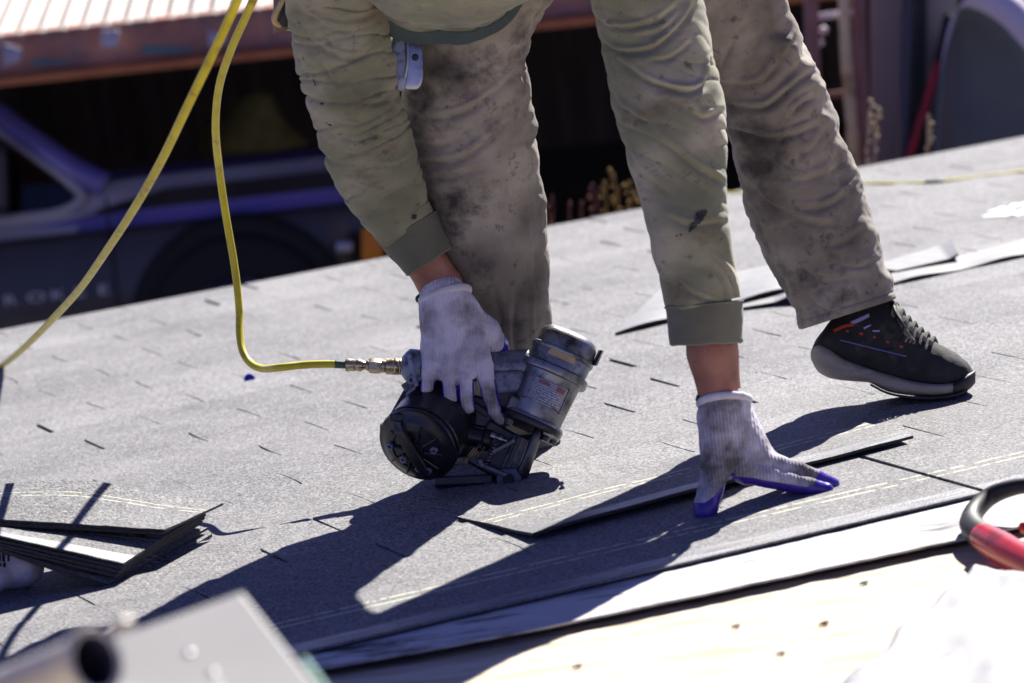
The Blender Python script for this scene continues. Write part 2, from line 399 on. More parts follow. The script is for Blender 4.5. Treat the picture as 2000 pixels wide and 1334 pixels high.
MT['trouser'] = mat('dirty_grey_canvas', [(.095, .082, .064), (.24, .212, .17), (.40, .36, .295)], scale=8, detail=9, rough=.93, dirt=(.04, .034, .031), dscale=10, dpos=(.51, .68), bump=.55, bscale=480, bdist=.0012, sheen=.1, spots=(.05, .042, .036))
MT['skin'] = mat('sunburnt_skin', [(.20, .08, .05), (.30, .125, .08), (.40, .19, .13)], scale=22, rough=.5, bump=.25, bscale=220, bdist=.0008, dirt=(.12, .06, .045), dscale=14, dpos=(.56, .75))
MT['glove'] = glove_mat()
MT['glovecuff'] = mat('white_knit_cuff', [(.55, .52, .55), (.72, .69, .71)], scale=30, rough=.9, bump=.6, bscale=420, bdist=.001)
MT['green'] = mat('green_thread', [(.02, .16, .09)], rough=.8)
MT['shoe'] = mat('black_mesh_shoe', [(.012, .012, .013), (.03, .03, .03)], scale=40, rough=.8, dirt=(.15, .135, .10), dscale=11, dpos=(.52, .75), bump=.8, bscale=520, bdist=.0012)
MT['midsole'] = mat('dirty_foam_midsole', [(.30, .265, .21), (.42, .385, .32)], scale=12, rough=.75, dirt=(.15, .12, .09), dscale=14, dpos=(.5, .75), bump=.35, bscale=60, bdist=.002, stretch=(1, 1, 3))
MT['outsole'] = mat('black_rubber', [(.012, .012, .013), (.022, .021, .02)], rough=.55, bump=.2, bscale=200)
MT['lace'] = mat('dusty_lace', [(.13, .125, .105), (.27, .26, .22)], scale=60, rough=.9, bump=.5, bscale=700)
MT['orange'] = mat('red_orange_trim', [(.62, .06, .02)], rough=.6)
MT['lav'] = mat('lavender_trim', [(.45, .40, .75)], rough=.5)
MT['leather'] = mat('brown_leather', [(.10, .06, .035), (.2, .125, .07)], scale=20, rough=.6, bump=.3, bscale=150)
MT['tan'] = mat('raw_leather_edge', [(.42, .3, .16), (.55, .42, .25)], scale=60, rough=.8)
MT['navy'] = mat('dark_pouch', [(.02, .022, .03)], rough=.7)
MT['bluecap'] = mat('blue_plastic', [(.02, .02, .42)], rough=.35)
MT['red'] = mat('red_grip', [(.38, .012, .02), (.5, .02, .03)], scale=20, rough=.33, dirt=(.2, .02, .02), dscale=20)
MT['blackgrip'] = mat('black_grip', [(.010, .010, .011)], rough=.55)
MT['paper'] = mat('white_wrapper', [(.27, .27, .285), (.35, .35, .36)], scale=5, rough=.6, dirt=(.15, .15, .18), dscale=6, dpos=(.60, .70), bump=.2, bscale=30)
MT['plastic'] = mat('printed_plastic_wrap', [(.48, .46, .56), (.66, .64, .72)], scale=14, rough=.28, bump=.4, bscale=40)
MT['ink'] = mat('black_ink', [(.015, .015, .018)], rough=.5)
MT['greybox'] = mat('pale_grey_sheet_metal', [(.21, .205, .195), (.27, .262, .245)], scale=4, rough=.5, dirt=(.5, .5, .48), dscale=25, dpos=(.68, .72))
MT['pipe'] = mat('weathered_pipe', [(.36, .33, .28), (.48, .45, .40)], scale=9, rough=.45, metal=.2)
MT['pipe_in'] = mat('pipe_inside', [(.03, .03, .05), (.08, .08, .12)], scale=9, rough=.5)
MT['glass_green'] = mat('green_edge_tape', [(.22, .40, .33)], rough=.5)
MT['corr'] = mat('corrugated_sheet', [(.30, .25, .22), (.38, .33, .29)], scale=3, rough=.6, dirt=(.20, .13, .09), dscale=3, dpos=(.5, .8), stretch=(1, .3, 1))
MT['beam'] = mat('rusty_beam', [(.36, .17, .125), (.55, .27, .19)], scale=9, rough=.85, dirt=(.24, .20, .20), dscale=8, dpos=(.45, .7), bump=.3, bscale=30)
MT['rust'] = mat('rust_angle', [(.45, .15, .055), (.60, .22, .08)], scale=9, rough=.85)
MT['darkwall'] = mat('dark_plank_wall', [(.11, .085, .06), (.20, .15, .11)], scale=3, rough=.9, stretch=(6, 6, .6))
MT['ground'] = mat('dry_driveway', [(.14, .12, .10), (.22, .19, .16)], scale=1.5, rough=.95, bump=.3, bscale=20)
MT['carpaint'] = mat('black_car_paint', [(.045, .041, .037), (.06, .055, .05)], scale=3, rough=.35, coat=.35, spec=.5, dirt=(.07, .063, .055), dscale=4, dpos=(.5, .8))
MT['carsheen_silver'] = mat('silver_trim_and_painted_sheen', [(.48, .46, .48), (.62, .60, .62)], scale=3, rough=.4, coat=.6)  # silver trim; on fender and door, pale reflections put into the colour
MT['carsheen_blue'] = mat('painted_blue_sky_sheen', [(.16, .14, .44), (.22, .19, .52)], scale=3, rough=.35, coat=1)  # sky reflection on the black car, put into the base colour
MT['carglass'] = mat('tinted_glass', [(.006, .006, .008)], rough=.04, spec=.6)
MT['amber'] = mat('amber_lens', [(.95, .30, .015)], rough=.4)
MT['lens'] = mat('clear_lens', [(.5, .5, .5)], rough=.15, metal=.5)
MT['tyre'] = mat('tyre_rubber', [(.012, .012, .012)], rough=.8)
MT['brownwood'] = mat('red_brown_timber', [(.25, .115, .09), (.36, .18, .145)], scale=6, rough=.8, stretch=(5, 5, .8))
MT['pinepole'] = mat('yellow_pine_pole', [(.60, .44, .22), (.75, .60, .36)], scale=8, rough=.8, dirt=(.30, .15, .04), dscale=10, dpos=(.52, .66))
MT['mauve'] = mat('mauve_grey_panel', [(.20, .17, .165), (.28, .24, .235)], scale=2, rough=.7)
MT['rim'] = mat('pale_lavender_rim', [(.66, .58, .68), (.76, .68, .78)], scale=3, rough=.5)
MT['tub'] = mat('blue_grey_tub', [(.17, .21, .24), (.27, .31, .33)], scale=2.2, rough=.6)
MT['darkgreen'] = mat('dark_green_board', [(.012, .022, .018)], rough=.7)
MT['weed'] = mat('dry_gold_weed', [(.38, .22, .04), (.5, .33, .07)], scale=30, rough=.8)
MT['weedred'] = mat('dry_rust_weed', [(.20, .06, .03), (.3, .12, .06)], scale=30, rough=.8)
MT['rag'] = mat('pale_rag', [(.45, .42, .46), (.6, .57, .6)], scale=12, rough=.9)
MT['teal'] = mat('teal_rag', [(.05, .17, .16), (.14, .26, .25)], scale=12, rough=.9)
MT['junk'] = mat('straw_heap', [(.30, .26, .08), (.55, .47, .16)], scale=14, rough=.9, bump=.5, bscale=40)
MT['flash'] = mat('shiny_flashing', [(.6, .6, .62)], rough=.45, metal=.3)
MT['crumb'] = mat('pale_crumb', [(.5, .46, .36), (.65, .6, .5)], scale=50, rough=.7)
MT['letter'] = mat('white_metal_letter', [(.75, .73, .72)], rough=.5)
def label_mat():
    M = bpy.data.materials.new('printed_label'); M.use_nodes = True; t = M.node_tree; nd = t.nodes; lk = t.links
    P = nd['Principled BSDF']; P.inputs['Roughness'].default_value = .35; P.inputs['Metallic'].default_value = .4
    tc = nd.new('ShaderNodeTexCoord'); mp = nd.new('ShaderNodeMapping'); mp.inputs['Scale'].default_value = (26, 11, 1); lk.new(tc.outputs['UV'], mp.inputs[0])
    n = nd.new('ShaderNodeTexNoise'); n.inputs['Scale'].default_value = 1.0; n.inputs['Detail'].default_value = 3; lk.new(mp.outputs[0], n.inputs['Vector'])
    su = nd.new('ShaderNodeSeparateXYZ'); lk.new(tc.outputs['UV'], su.inputs[0])
    w = nd.new('ShaderNodeMath'); w.operation = 'MULTIPLY'; lk.new(su.outputs[1], w.inputs[0]); w.inputs[1].default_value = 10
    fr = nd.new('ShaderNodeMath'); fr.operation = 'FRACT'; lk.new(w.outputs[0], fr.inputs[0])
    gt = nd.new('ShaderNodeMath'); gt.operation = 'LESS_THAN'; lk.new(fr.outputs[0], gt.inputs[0]); gt.inputs[1].default_value = .55
    g2 = nd.new('ShaderNodeMath'); g2.operation = 'GREATER_THAN'; lk.new(n.outputs['Fac'], g2.inputs[0]); g2.inputs[1].default_value = .47
    a = nd.new('ShaderNodeMath'); a.operation = 'MULTIPLY'; lk.new(gt.outputs[0], a.inputs[0]); lk.new(g2.outputs[0], a.inputs[1])
    mx = nd.new('ShaderNodeMix'); mx.data_type = 'RGBA'; lk.new(a.outputs[0], mx.inputs[0]); mx.inputs[6].default_value = (.20, .22, .25, 1); mx.inputs[7].default_value = (.55, .54, .55, 1)
    lk.new(mx.outputs[2], P.inputs['Base Color']); return M
MT['label'] = label_mat()
MT['labelred'] = mat('red_print', [(.26, .05, .055), (.33, .12, .12)], scale=300, rough=.4)

# ================================================================== ground and house
ZG = float(at([200, 575, 0], 14.0)[2])-0.55
gv, gf = sheet(np.array([[[x, y, ZG+.02*noise(x*.3, y*.3, 0)] for y in np.linspace(-60, 160, 60)] for x in np.linspace(-110, 110, 60)]))
mk('ground', gv, [q[::-1] for q in gf], MT['ground'], kind='structure')
house = empty('house', (0, 0, ZG), 'house with a half finished grey shingle roof under the worker', 'house')
U0, U1, VE, VB = -3.4, 5.2, 2.36, -6.0
SH_E, SH_H, SH_W, TAB, V0 = .137, .36, .90, .30, -.778
def prism(u0, u1, v0, v1, w0, w1): return box(W((u0+u1)/2, (v0+v1)/2, (w0+w1)/2), U*(u1-u0)/2, V*(v1-v0)/2, N*(w1-w0)/2)
deck = mk('roof_deck', *prism(U0, U1, -1.12, VE-.01, -.16, -.004), MT['deck_under'], house, smooth=False)
rafter = mk('roof_frame', *prism(U0, U1, VB, -1.125, -.16, -.035), MT['deck_under'], house, smooth=False)
# plywood sheets of the bare deck, laid end to end with a gap
def ply(u0, u1, v0, v1):
    G = bilin(W(u0, v1, -.018), W(u1, v1, -.018), W(u0, v0, -.018), W(u1, v0, -.018), 14, 8)
    q = G.reshape(-1, 3)
    v, f = slab(G, -N*.015); mk('plywood_sheet', v, f, MT['ply'], rafter, smooth=False)
ply(U0, -.86, -2.34, -1.128); ply(-.856, 1.584, -2.34, -1.128); ply(1.588, U1, -2.34, -1.128)
ply(U0, -2.1, -3.56, -2.344); ply(-2.096, .344, -3.56, -2.344); ply(.348, 2.8, -3.56, -2.344); ply(2.804, U1, -3.56, -2.344)
ply(U0, U1, VB, -3.564)
# fascia, walls
mk('fascia_board', *box(W((U0+U1)/2, VE+.012, -.1), U*(U1-U0)/2, V*.011, N*.085), MT['siding'], house, smooth=False)
wz = [W(u, v, -.17) for u, v in ((U0+.3, VE-.35), (U1-.3, VE-.35), (U1-.3, VB+.3), (U0+.3, VB+.3))]
wv = np.array(wz+[[p[0], p[1], ZG-.05] for p in wz])
mk('wall', wv, [(0, 1, 5, 4), (1, 2, 6, 5), (2, 3, 7, 6), (3, 0, 4, 7)], MT['siding'], house, smooth=False)
# --- the laid three-tab shingles, one object each
def shingle_mesh(i, seed):
    r = random.Random(seed); g = .0022
    pts = [(0.002, 0)]; cuts = [TAB, 2*TAB]
    for c in cuts:
        c += r.uniform(-.006, .006); g = r.uniform(.0010, .0030); d = SH_E-.004+r.uniform(-.014, .006); bend = r.uniform(-.007, .007); lean_ = r.uniform(-.004, .004); sg = r.choice((0, 1))
        L_, R_s = [], []
        for q in range(7):             # a knife cut: bent, ragged, closing towards its inner end
            t = q/6; w_ = g*(1-.75*(t if sg else 1-t)**2)+r.uniform(-.0004, .0004); xc = c+bend*t*(1-t)*2+lean_*t
            L_.append((xc-max(.0004, w_), d*t)); R_s.append((xc+max(.0004, w_), d*t+(.0007 if q == 6 else 0)))
        pts += L_+R_s[::-1]
    pts += [(SH_W-.002, 0), (SH_W-.0003, SH_E), (SH_W-.0003, SH_H), (0.0003, SH_H), (.0003, SH_E)]
    bm = bmesh.new()
    f = bm.faces.new([bm.verts.new((x, y+(r.uniform(-.0008, .0008) if y < .01 else 0), 0)) for x, y in pts])
    ex = bmesh.ops.extrude_face_region(bm, geom=[f]); bmesh.ops.translate(bm, verts=[v for v in ex['geom'] if isinstance(v, bmesh.types.BMVert)], vec=(0, 0, .003))
    bmesh.ops.recalc_face_normals(bm, faces=bm.faces)
    me = bpy.data.meshes.new('shingle'); bm.to_mesh(me); bm.free()
    l = me.uv_layers.new(name='uv'); vi = np.zeros(len(me.loops), int); me.loops.foreach_get('vertex_index', vi)
    co = np.zeros(len(me.vertices)*3); me.vertices.foreach_get('co', co); co = co.reshape(-1, 3)
    l.data.foreach_set('uv', co[vi][:, :2].ravel()); me.materials.append(MT['shingle']); return me
SHM = [shingle_mesh(i, 40+i) for i in range(12)]
deckloc = rootloc(deck)
tilt = .0095/SH_H
ax_x, ax_y = -U, norm(-V-N*tilt); ax_z = np.cross(ax_x, ax_y)
nrow = int((VE+.02-V0)/SH_E)
for k in range(nrow+1):
    vl = V0+k*SH_E
    # how much of this course the photograph (and a step aside) sees
    p0 = None
    off = .225+(.0 if k == 0 else (.15*(k % 2)+random.uniform(-.03, .03)))
    us = []
    for uu in np.arange(-3.3, 5.2, SH_W):
        u1 = uu+off-.225-.0   # right end of the shingle
        us.append(u1)
    base = .225+off-.225
    for n_ in range(-4, 6):
        ur = base+n_*SH_W      # right end
        ul = ur-SH_W
        if ur < U0 or ul > U1: continue
        q = proj(W(np.array([ul, ur]), np.array([vl-.1, vl-.1])))
        if q[1][0] < -420 or q[0][0] > 2420: continue
        o = bpy.data.objects.new('shingle', random.choice(SHM)); COL.objects.link(o); o.parent = deck
        P = W(ur+random.uniform(-.008, .008), vl+random.uniform(-.002, .002), .0095+random.uniform(0, .0012))
        a = random.uniform(-.0025, .0025); X = norm(ax_x*math.cos(a)+ax_y*math.sin(a)); Y = norm(np.cross(ax_z, X))
        Z = norm(ax_z+X*random.uniform(-.0006, .0006)); X = norm(np.cross(Y, Z)); Y = np.cross(Z, X)
        M4 = Matrix([[X[i], Y[i], Z[i], P[i]-deckloc[i]] for i in range(3)]+[[0, 0, 0, 1]]); o.matrix_local = M4
# --- weathered white sheet that sticks out under the top course
up = [(-60, 1405), (200, 1352), (450, 1303), (640, 1262), (1400, 1090), (1600, 1036), (1925, 957), (2100, 912)]
lo = [(-60, 1440), (200, 1390), (450, 1340), (640, 1303), (1000, 1238), (1400, 1154), (1600, 1111), (1888, 1050), (2100, 1003)]
xs = np.linspace(-60, 2100, 90)
lu = np.interp(xs, *zip(*up)); ll = np.interp(xs, *zip(*lo))+1.4*noise(xs/130, 0, 3)+1.0*noise(xs/25, 4, 3)
G = np.array([[onroof(x, y, -.0035+.0015*noise(x/60, t, 1)) for t, y in zip((0, 1, 2, 3), (a-26, a, (a+b)/2, b))] for x, a, b in zip(xs, lu, ll)])
v, f = slab(G[:, ::-1], -N*.003); mk('underlayment_strip', v, f, MT['white_felt'], deck, smooth=False)
v, f = slab(np.array([[onroof(x, y, -.0068) for y in (a-26, b-4)] for x, a, b in zip(xs, lu, ll)])[:, ::-1], -N*.0108); mk('old_roofing_layer', v, f, MT['tar'], deck, smooth=False)

# ================================================================== loose shingles on the roof
def loose_shingle(corners, h, t, label, cat='shingle', group=None, mats=None, lift=None, name='loose_shingle', ny=10, nx=24):
    """corners: pixels far-left, far-right, near-left, near-right on the roof; h height above the slope"""
    hs = h if isinstance(h, (list, tuple)) else [h]*4
    c = [onroof(*p, hh) for p, hh in zip(corners, hs)]
    G = bilin(c[0], c[1], c[2], c[3], nx, ny)
    if lift is not None:
        s = np.linspace(0, 1, nx)[:, None]; q = np.linspace(0, 1, ny)[None]; G = G+lift(s, q)[..., None]*N
    wd = np.linalg.norm(c[1]-c[0]); hg = np.linalg.norm(c[2]-c[0])
    uvg = np.stack(np.broadcast_arrays(np.linspace(0, wd, nx)[:, None], SH_H-hg+np.linspace(0, hg, ny)[None]), -1).reshape(-1, 2)
    v, f = slab(G, -N*t)
    f = [q[::-1] for q in f]; nt = (nx-1)*(ny-1)
    return mk(name, v, f, [mats or MT['shingle'], MT['tar']], fmat=[0]*nt+[1]*(len(f)-nt), label=label, cat=cat, group=group, smooth=False, uv=np.vstack([uvg, uvg]))
loose_shingle([(893, 1009), (1655, 815), (1040, 1041), (1783, 847)], [.016, .017, .024, .026], .0045, 'loose grey shingle strip with a pale tar band under the planted hand', lift=lambda s, q: .003*np.sin(s*5)*q+.002*noise(s*6, q*2, 2))
loose_shingle([(1292, 562), (1560, 505), (1201, 650), (1538, 563)], [.022, .022, .018, .026], .005, 'pale loose shingle lying on the roof behind the planted arm', mats=MT['shingle_pale'], lift=lambda s, q: .004*np.sin(s*9)*q)
loose_shingle([(1380, 590), (1560, 556), (1330, 620), (1560, 582)], [.014, .014, .014, .022], .005, 'narrow pale shingle offcut with a curled end beside the far leg', mats=MT['shingle_pale'], lift=lambda s, q: .012*np.maximum(0, s-.8)*5*q)
loose_shingle([(1690, 522), (1858, 472), (1752, 528), (1872, 501)], [.02, .024, .02, .024], .005, 'short pale shingle with its right end curled up behind the shoe', mats=MT['shingle_pale'], lift=lambda s, q: .007*np.maximum(0, s-.85)**1*6)
loose_shingle([(1700, 545), (2080, 445), (1748, 551), (2080, 480)], [.016]*4, .006, 'long pale shingle strip running off the right edge of the photo', mats=MT['shingle_pale'], lift=lambda s, q: .003*np.sin(s*12)*q)

# stack of loose shingles at the left, each a thing
DN, DF = roofdepth(230, 1157), roofdepth(425, 1062)
def stack_shingle(fl, fr, nl, nr, label, t=.0035, bulge=0, far=None, zn=0., zf=0., flip=False):
    nx, ny = 26, 9
    s = np.linspace(0, 1, nx); q = np.linspace(0, 1, ny)
    F = np.array([[fl[0]*(1-a)+fr[0]*a, fl[1]*(1-a)+fr[1]*a] for a in s]); Nn = np.array([[nl[0]*(1-a)+nr[0]*a, nl[1]*(1-a)+nr[1]*a] for a in s])
    if far is not None: F[:, 1] = np.interp(F[:, 0], *zip(*far))
    G = np.zeros((nx, ny, 3))
    for i in range(nx):
        for j in range(ny):
            p = F[i]*(1-q[j])+Nn[i]*q[j]
            xx = p[0]; dF = DF+(xx-425)*.00018; dN = DN+(xx-230)*.00018
            G[i, j] = at([p[0], p[1]+1.0*noise(p[0]/60, q[j]*2, fl[1])+(1.2*noise(p[0]/14, 1, fr[1]) if j in (0, ny-1) else 0), 0], (dF+zf)*(1-q[j])+(dN+zn)*q[j])
    uvg = np.stack(np.broadcast_arrays(np.linspace(0, .5, nx)[:, None], .0+(.30-.30*q[None] if flip else .02+.34*q[None])), -1).reshape(-1, 2)
    v, f = slab(G, -N*t); f = [k[::-1] for k in f]
    mk('loose_shingle', v, f, [MT['shingle'], MT['tar']], fmat=[0]*((nx-1)*(ny-1))+[1]*(len(f)-(nx-1)*(ny-1)), label=label, cat='shingle', group='loose shingles in the stack', smooth=False, uv=np.vstack([uvg, uvg]))
top_far = [(-90, 954), (0, 945), (60, 940), (110, 937), (150, 937), (200, 942), (250, 951), (330, 968), (390, 977), (440, 983)]
stack_shingle((-90, 954), (436, 983), (-90, 1008), (322, 1034), 'curled topmost shingle of the stack at the left edge', far=top_far, zn=.075, zf=.0, flip=True)
stack_shingle((-90, 985), (408, 990), (-90, 1018), (318, 1040), 'thin shingle directly under the curled top shingle of the stack', zn=.075, zf=.0, flip=True)
stack_shingle((-90, 1000), (404, 996), (-90, 1026), (240, 1100), 'skewed shingle with the bright tar band in the stack')
stack_shingle((-90, 1008), (402, 1003), (-90, 1034), (237, 1108), 'shingle right below the one with the bright tar band')
stack_shingle((-90, 1014), (400, 1009), (-90, 1040), (232, 1116), 'third skewed shingle edge below the bright tar band')
stack_shingle((-90, 1022), (396, 1017), (-90, 1044), (225, 1124), 'lowest of the skewed shingles above the black bottom one')
stack_shingle((-60, 1026), (405, 1030), (-60, 1052), (212, 1141), 'dark shingle turned askew above the bottom one of the stack')
stack_shingle((-60, 1030), (414, 1042), (-30, 1062), (240, 1157), 'dark bottom shingle of the stack resting on the roof', t=.005)
# printed plastic wrapper puffed up under the stack
S = SDF((-160, 1030, -140), (140, 1190, 60), 6)
S.cap((-150, 1090, -50), (40, 1105, -50), 55, 45, 20); S.cap((-100, 1130, -90), (-10, 1130, -90), 38, 30, 20); S.cap((10, 1104, -50), (70, 1108, -40), 32, 12, 20)
v, F = S.mesh(); v = laplace(v, F, 3); v += (5*noise(v[:, 0]/40, v[:, 1]/26, v[:, 2]/40)+2.5*noise(v[:, 0]/14, v[:, 1]/12, 1))[:, None]*np.array([0, .6, -.8])
DW = DN+.10
wr = mk('shingle_wrapper', at(v, DW), F, MT['plastic'], label='crumpled pale plastic shingle wrapper with black print under the stack', cat='wrapper')
b = MB()
for r_, y in enumerate((1072, 1084, 1097, 1109)):
    x = -20+r_*3
    while x < 24-r_*4:
        w_ = random.uniform(2, 6); b.add(*box(at([x, y+.08*x, -112], DW), CR*w_*DW/FPX*.5, CU*.0012, CF*.012)); x += w_+random.uniform(1.5, 4)
# printed strokes lie on the wrapper skin
def snap(bm_, target):
    return bm_
mkp = mk('print', b.V(), b.f, MT['ink'], wr, smooth=False)
sw = mkp.modifiers.new('wrap', 'SHRINKWRAP'); sw.target = wr; sw.wrap_method = 'PROJECT'; sw.use_project_z = False; sw.use_project_y = True; sw.use_negative_direction = True; sw.use_positive_direction = True; sw.offset = .0006

# ================================================================== carport, car and things beyond the eave
DB = 12.0
def bp(x, y, z=0): return at(np.array([x, y, z], float), DB)   # z in pixels at 12 m
HX = np.array([1, -.112, 0.0]); HX /= np.linalg.norm(HX)
carport = empty('carport', at([560, 900, 900], DB)*[1, 1, 0]+[0, 0, ZG], 'open carport with a corrugated roof and a rusty red beam', 'carport')
WX = B_R; WZ = np.array([0, 0, 1.0]); WY = np.array([0, 1.0, 0])
m2 = DB/FPX
E0 = bp(-300, 108); 
nC = int(7.4/.0735); th = np.arange(nC*10+1)/10*2*math.pi
G = np.array([[E0+WX*(t/(2*math.pi)*.0735)+WZ*(.0135*math.cos(t)+y*.03)+WY*y for y in (0, .6, 1.8, 3.6, 5.4)] for t in th])
v, f = sheet(G); mk('corrugated_roof', v, [q[::-1] for q in f], MT['corr'], carport)
L = 7.3
beamc = bp(-300, 150)+WX*L/2
bm_len = WX*L/2
mk('beam', *box(beamc+WZ*.015+WY*.06, bm_len, WZ*.066, WY*.03), MT['beam'], carport, smooth=False)
mk('angle_iron', *box(beamc-WZ*.066+WY*.03, bm_len, WZ*.012, WY*.08), MT['rust'], carport, smooth=False)
for x in (-290, 3500):
    mk('post', *box(bp(x, 150)+WY*.08+WZ*(ZG-bp(x, 150)[2])/2, WX*.05, WY*.05, WZ*abs(ZG-bp(x, 150)[2])/2), MT['brownwood'], carport, smooth=False)
# plank back and side walls
bw = bp(-500, 150)+WY*5.3
for i in range(60):
    h_ = (bw[2]+.25-ZG)
    mk('plank', *box([bw[0]+.148*i+.07, bw[1]+random.uniform(-.006, .006), ZG+h_/2], WX*.071, WY*.012, WZ*h_/2), MT['darkwall'], carport, smooth=False)
mk('light_stop_backing', *box([bw[0]+4.4, bw[1]+.05, ZG+(bw[2]+.3-ZG)/2], WX*4.6, WY*.03, WZ*(bw[2]+.3-ZG)/2), MT['darkwall'], carport, smooth=False)  # unseen solid backing added to stop sun leaking between the planks
sx = bp(-320, 150)
mk('side_wall', *box([sx[0], sx[1]+2.7, (sx[2]+ZG)/2], WX*.02, WY*2.6, WZ*(sx[2]+.2-ZG)/2), MT['darkwall'], carport, smooth=False)
sx2 = bp(-300, 150)+WX*7.4
mk('side_wall', *box([sx2[0], sx2[1]+2.7, (sx2[2]+ZG)/2], WX*.02, WY*2.6, WZ*(sx2[2]+.2-ZG)/2), MT['darkwall'], carport, smooth=False)
mk('slab_floor', *box([sx[0]+3.7, sx[1]+2.7, ZG+.02], WX*3.8, WY*2.8, WZ*.03), MT['ground'], carport, smooth=False)
# rags and scraps stuck along the beam
def scrap(x, y, w, h, mt, label, cat, group, seed):
    G = np.array([[bp(x+w*(i-2)/4, y+h*(j-2)/4*(1-.5*i/4*(seed % 2)), -26+6*noise(i*.8, j*.8, seed)) for j in range(5)] for i in range(5)])
    v, f = slab(G, WY*.006); mk('rag', v, f, mt, label=label, cat=cat, group=group)
scrap(24, 108, 34, 46, MT['rag'], 'pale triangular rag at the left end of the rusty beam', 'rag', 'rags on the beam', 1)
scrap(215, 76, 34, 34, MT['rag'], 'pale rag in the middle of the rusty beam', 'rag', 'rags on the beam', 2)
scrap(424, 76, 34, 30, MT['rag'], 'pale rag on the beam behind the yellow hose', 'rag', 'rags on the beam', 3)
scrap(100, 121, 70, 12, MT['teal'], 'teal scrap along the beam near the left edge', 'rag', 'rags on the beam', 5)
scrap(325, 97, 96, 16, MT['teal'], 'teal scrap along the beam left of the hose', 'rag', 'rags on the beam', 7)
# straw heap in the dark
S = SDF((380, 140, -200), (640, 420, 200), 10)
S.cap((470, 300, 0), (560, 320, 0), 85, 60, 40); S.cap((500, 220, 0), (500, 260, 0), 45, 60, 40); S.cap((520, 350, 0), (520, 380, 0), 90, 90, 30)
v, F = S.mesh(); v += (14*noise(v[:, 0]/40, v[:, 1]/12, v[:, 2]/40))[:, None]*np.array([.5, .6, -.6])
mk('straw_heap', at(v, 15.6), F, MT['junk'], label='dim heap of straw in the dark behind the car', cat='heap')

# --- car -------------------------------------------------------------
DC = 12.55
car = empty('parked_car', at([300, 640, 300], DC)*[1, 1, 0]+[0, 0, ZG], 'parked black car with an amber corner lamp under the carport', 'car')
k_ = DC/FPX
def cp(x, y, z=0): return at(np.array([x, y, z], float), DC)
slope = -.112
def yy(x, y0): return y0+slope*x           # a level line on the car: y0 where it meets x = 0
X = np.linspace(-900, 745, 60)
def panel(name, prof, mt, x=X, parent=None, bevel=0, endcurve=True):
    # prof rows: (y at x=0, depth z); the nose curves away at the right end
    G = np.zeros((len(x), len(prof), 3))
    for i, a in enumerate(x):
        e = max(0, (a-560)/185)**2 if endcurve else 0
        for j, p in enumerate(prof):
            y0 = p[0](a) if callable(p[0]) else yy(a, p[0])
            G[i, j] = cp(a, y0, p[1]+70*e)
    v, f = sheet(G); return mk(name, v, f, mt, parent or car)
side = [(470, -6), (474, -16), (482, -20), (500, -25), (530, -29), (570, -31), (620, -30), (668, -24), (700, -10), (712, 10)]
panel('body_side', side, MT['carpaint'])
mk('door_seam', *box(cp(222, 520, -30), CR*.003, (CU-.12*CR)*.24, CF*.012), MT['tyre'], car, smooth=False)
# shoulder above the crease: painted blue reflection, dark paint strip, painted silver highlight on the fender top
fx = np.linspace(40, 745, 40)
panel('shoulder', [(lambda x: yy(x, 470), -6), (lambda x: yy(x, 462)-8*min(1, max(0, (x-40)/200)), 4), (lambda x: yy(x, 452)-12*min(1, max(0, (x-40)/200)), 8)], MT['carsheen_blue'], fx)
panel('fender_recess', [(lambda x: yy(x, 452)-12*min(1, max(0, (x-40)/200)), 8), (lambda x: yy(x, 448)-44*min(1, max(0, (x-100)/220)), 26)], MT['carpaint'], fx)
panel('fender_top', [(lambda x: yy(x, 448)-44*min(1, max(0, (x-100)/220)), 26), (lambda x: yy(x, 404)-8, 40), (lambda x: yy(x, 378), 62)], MT['carsheen_silver'], fx)
panel('hood', [(lambda x: yy(x, 378), 62), (lambda x: yy(x, 364), 110), (lambda x: yy(x, 352), 330), (lambda x: yy(x, 350), 620)], MT['carsheen_blue'], np.linspace(185, 735, 30))
# door top with side window and sail panel
dx = np.linspace(-900, 190, 24)
panel('door_upper', [(lambda x: yy(x, 470), -6), (lambda x: yy(x, 455), 6), (lambda x: yy(x, 432), 20)], MT['carsheen_silver'], dx, endcurve=False)
G = np.array([cp(x, y, z) for x, y, z in ((-700, yy(-700, 430), 22), (110, yy(110, 432), 20), (150, 385, 26), (-60, 240, 60), (-300, 170, 90), (-700, 190, 90))])
mk('side_window', G, [(0, 1, 2, 3, 4, 5)], MT['carglass'], car, smooth=False)
pl = lambda pts: tube(resample(np.array([cp(*p) for p in pts]), 24), .028, 10)
mk('pillar', *tube(resample(np.array([cp(-420, 120, 90), cp(-200, 140, 84), (cp(-60, 190, 66)), cp(60, 275, 44), cp(140, 330, 36), cp(205, 362, 40)]), 30), np.linspace(.045, .05, 30), 10), MT['carsheen_blue'], car)
mk('window_frame', *tube(resample(np.array([cp(-60, 215, 52), cp(60, 300, 34), cp(130, 352, 26), cp(158, 384, 20), cp(120, 412, 18), cp(20, 428, 16), cp(-300, 470, 16)]), 40), .018, 10), MT['carsheen_silver'], car)
G = np.array([[cp(-430+640*s+30*t, 120+(355-120)*s-60*t*(1-s), 60+q) for t, q in ((0, 0), (.5, 300), (1, 620))] for s in np.linspace(0, 1, 8)])
v, f = sheet(G); mk('windshield', v, f, MT['carglass'], car)
G = np.array([[cp(-1000+590*s, 118+slope*0-25*t, 90+q) for t, q in ((0, 0), (1, 80), (1.2, 500))] for s in np.linspace(0, 1, 6)]); v, f = sheet(G); mk('roof_panel', v, f, MT['carpaint'], car)
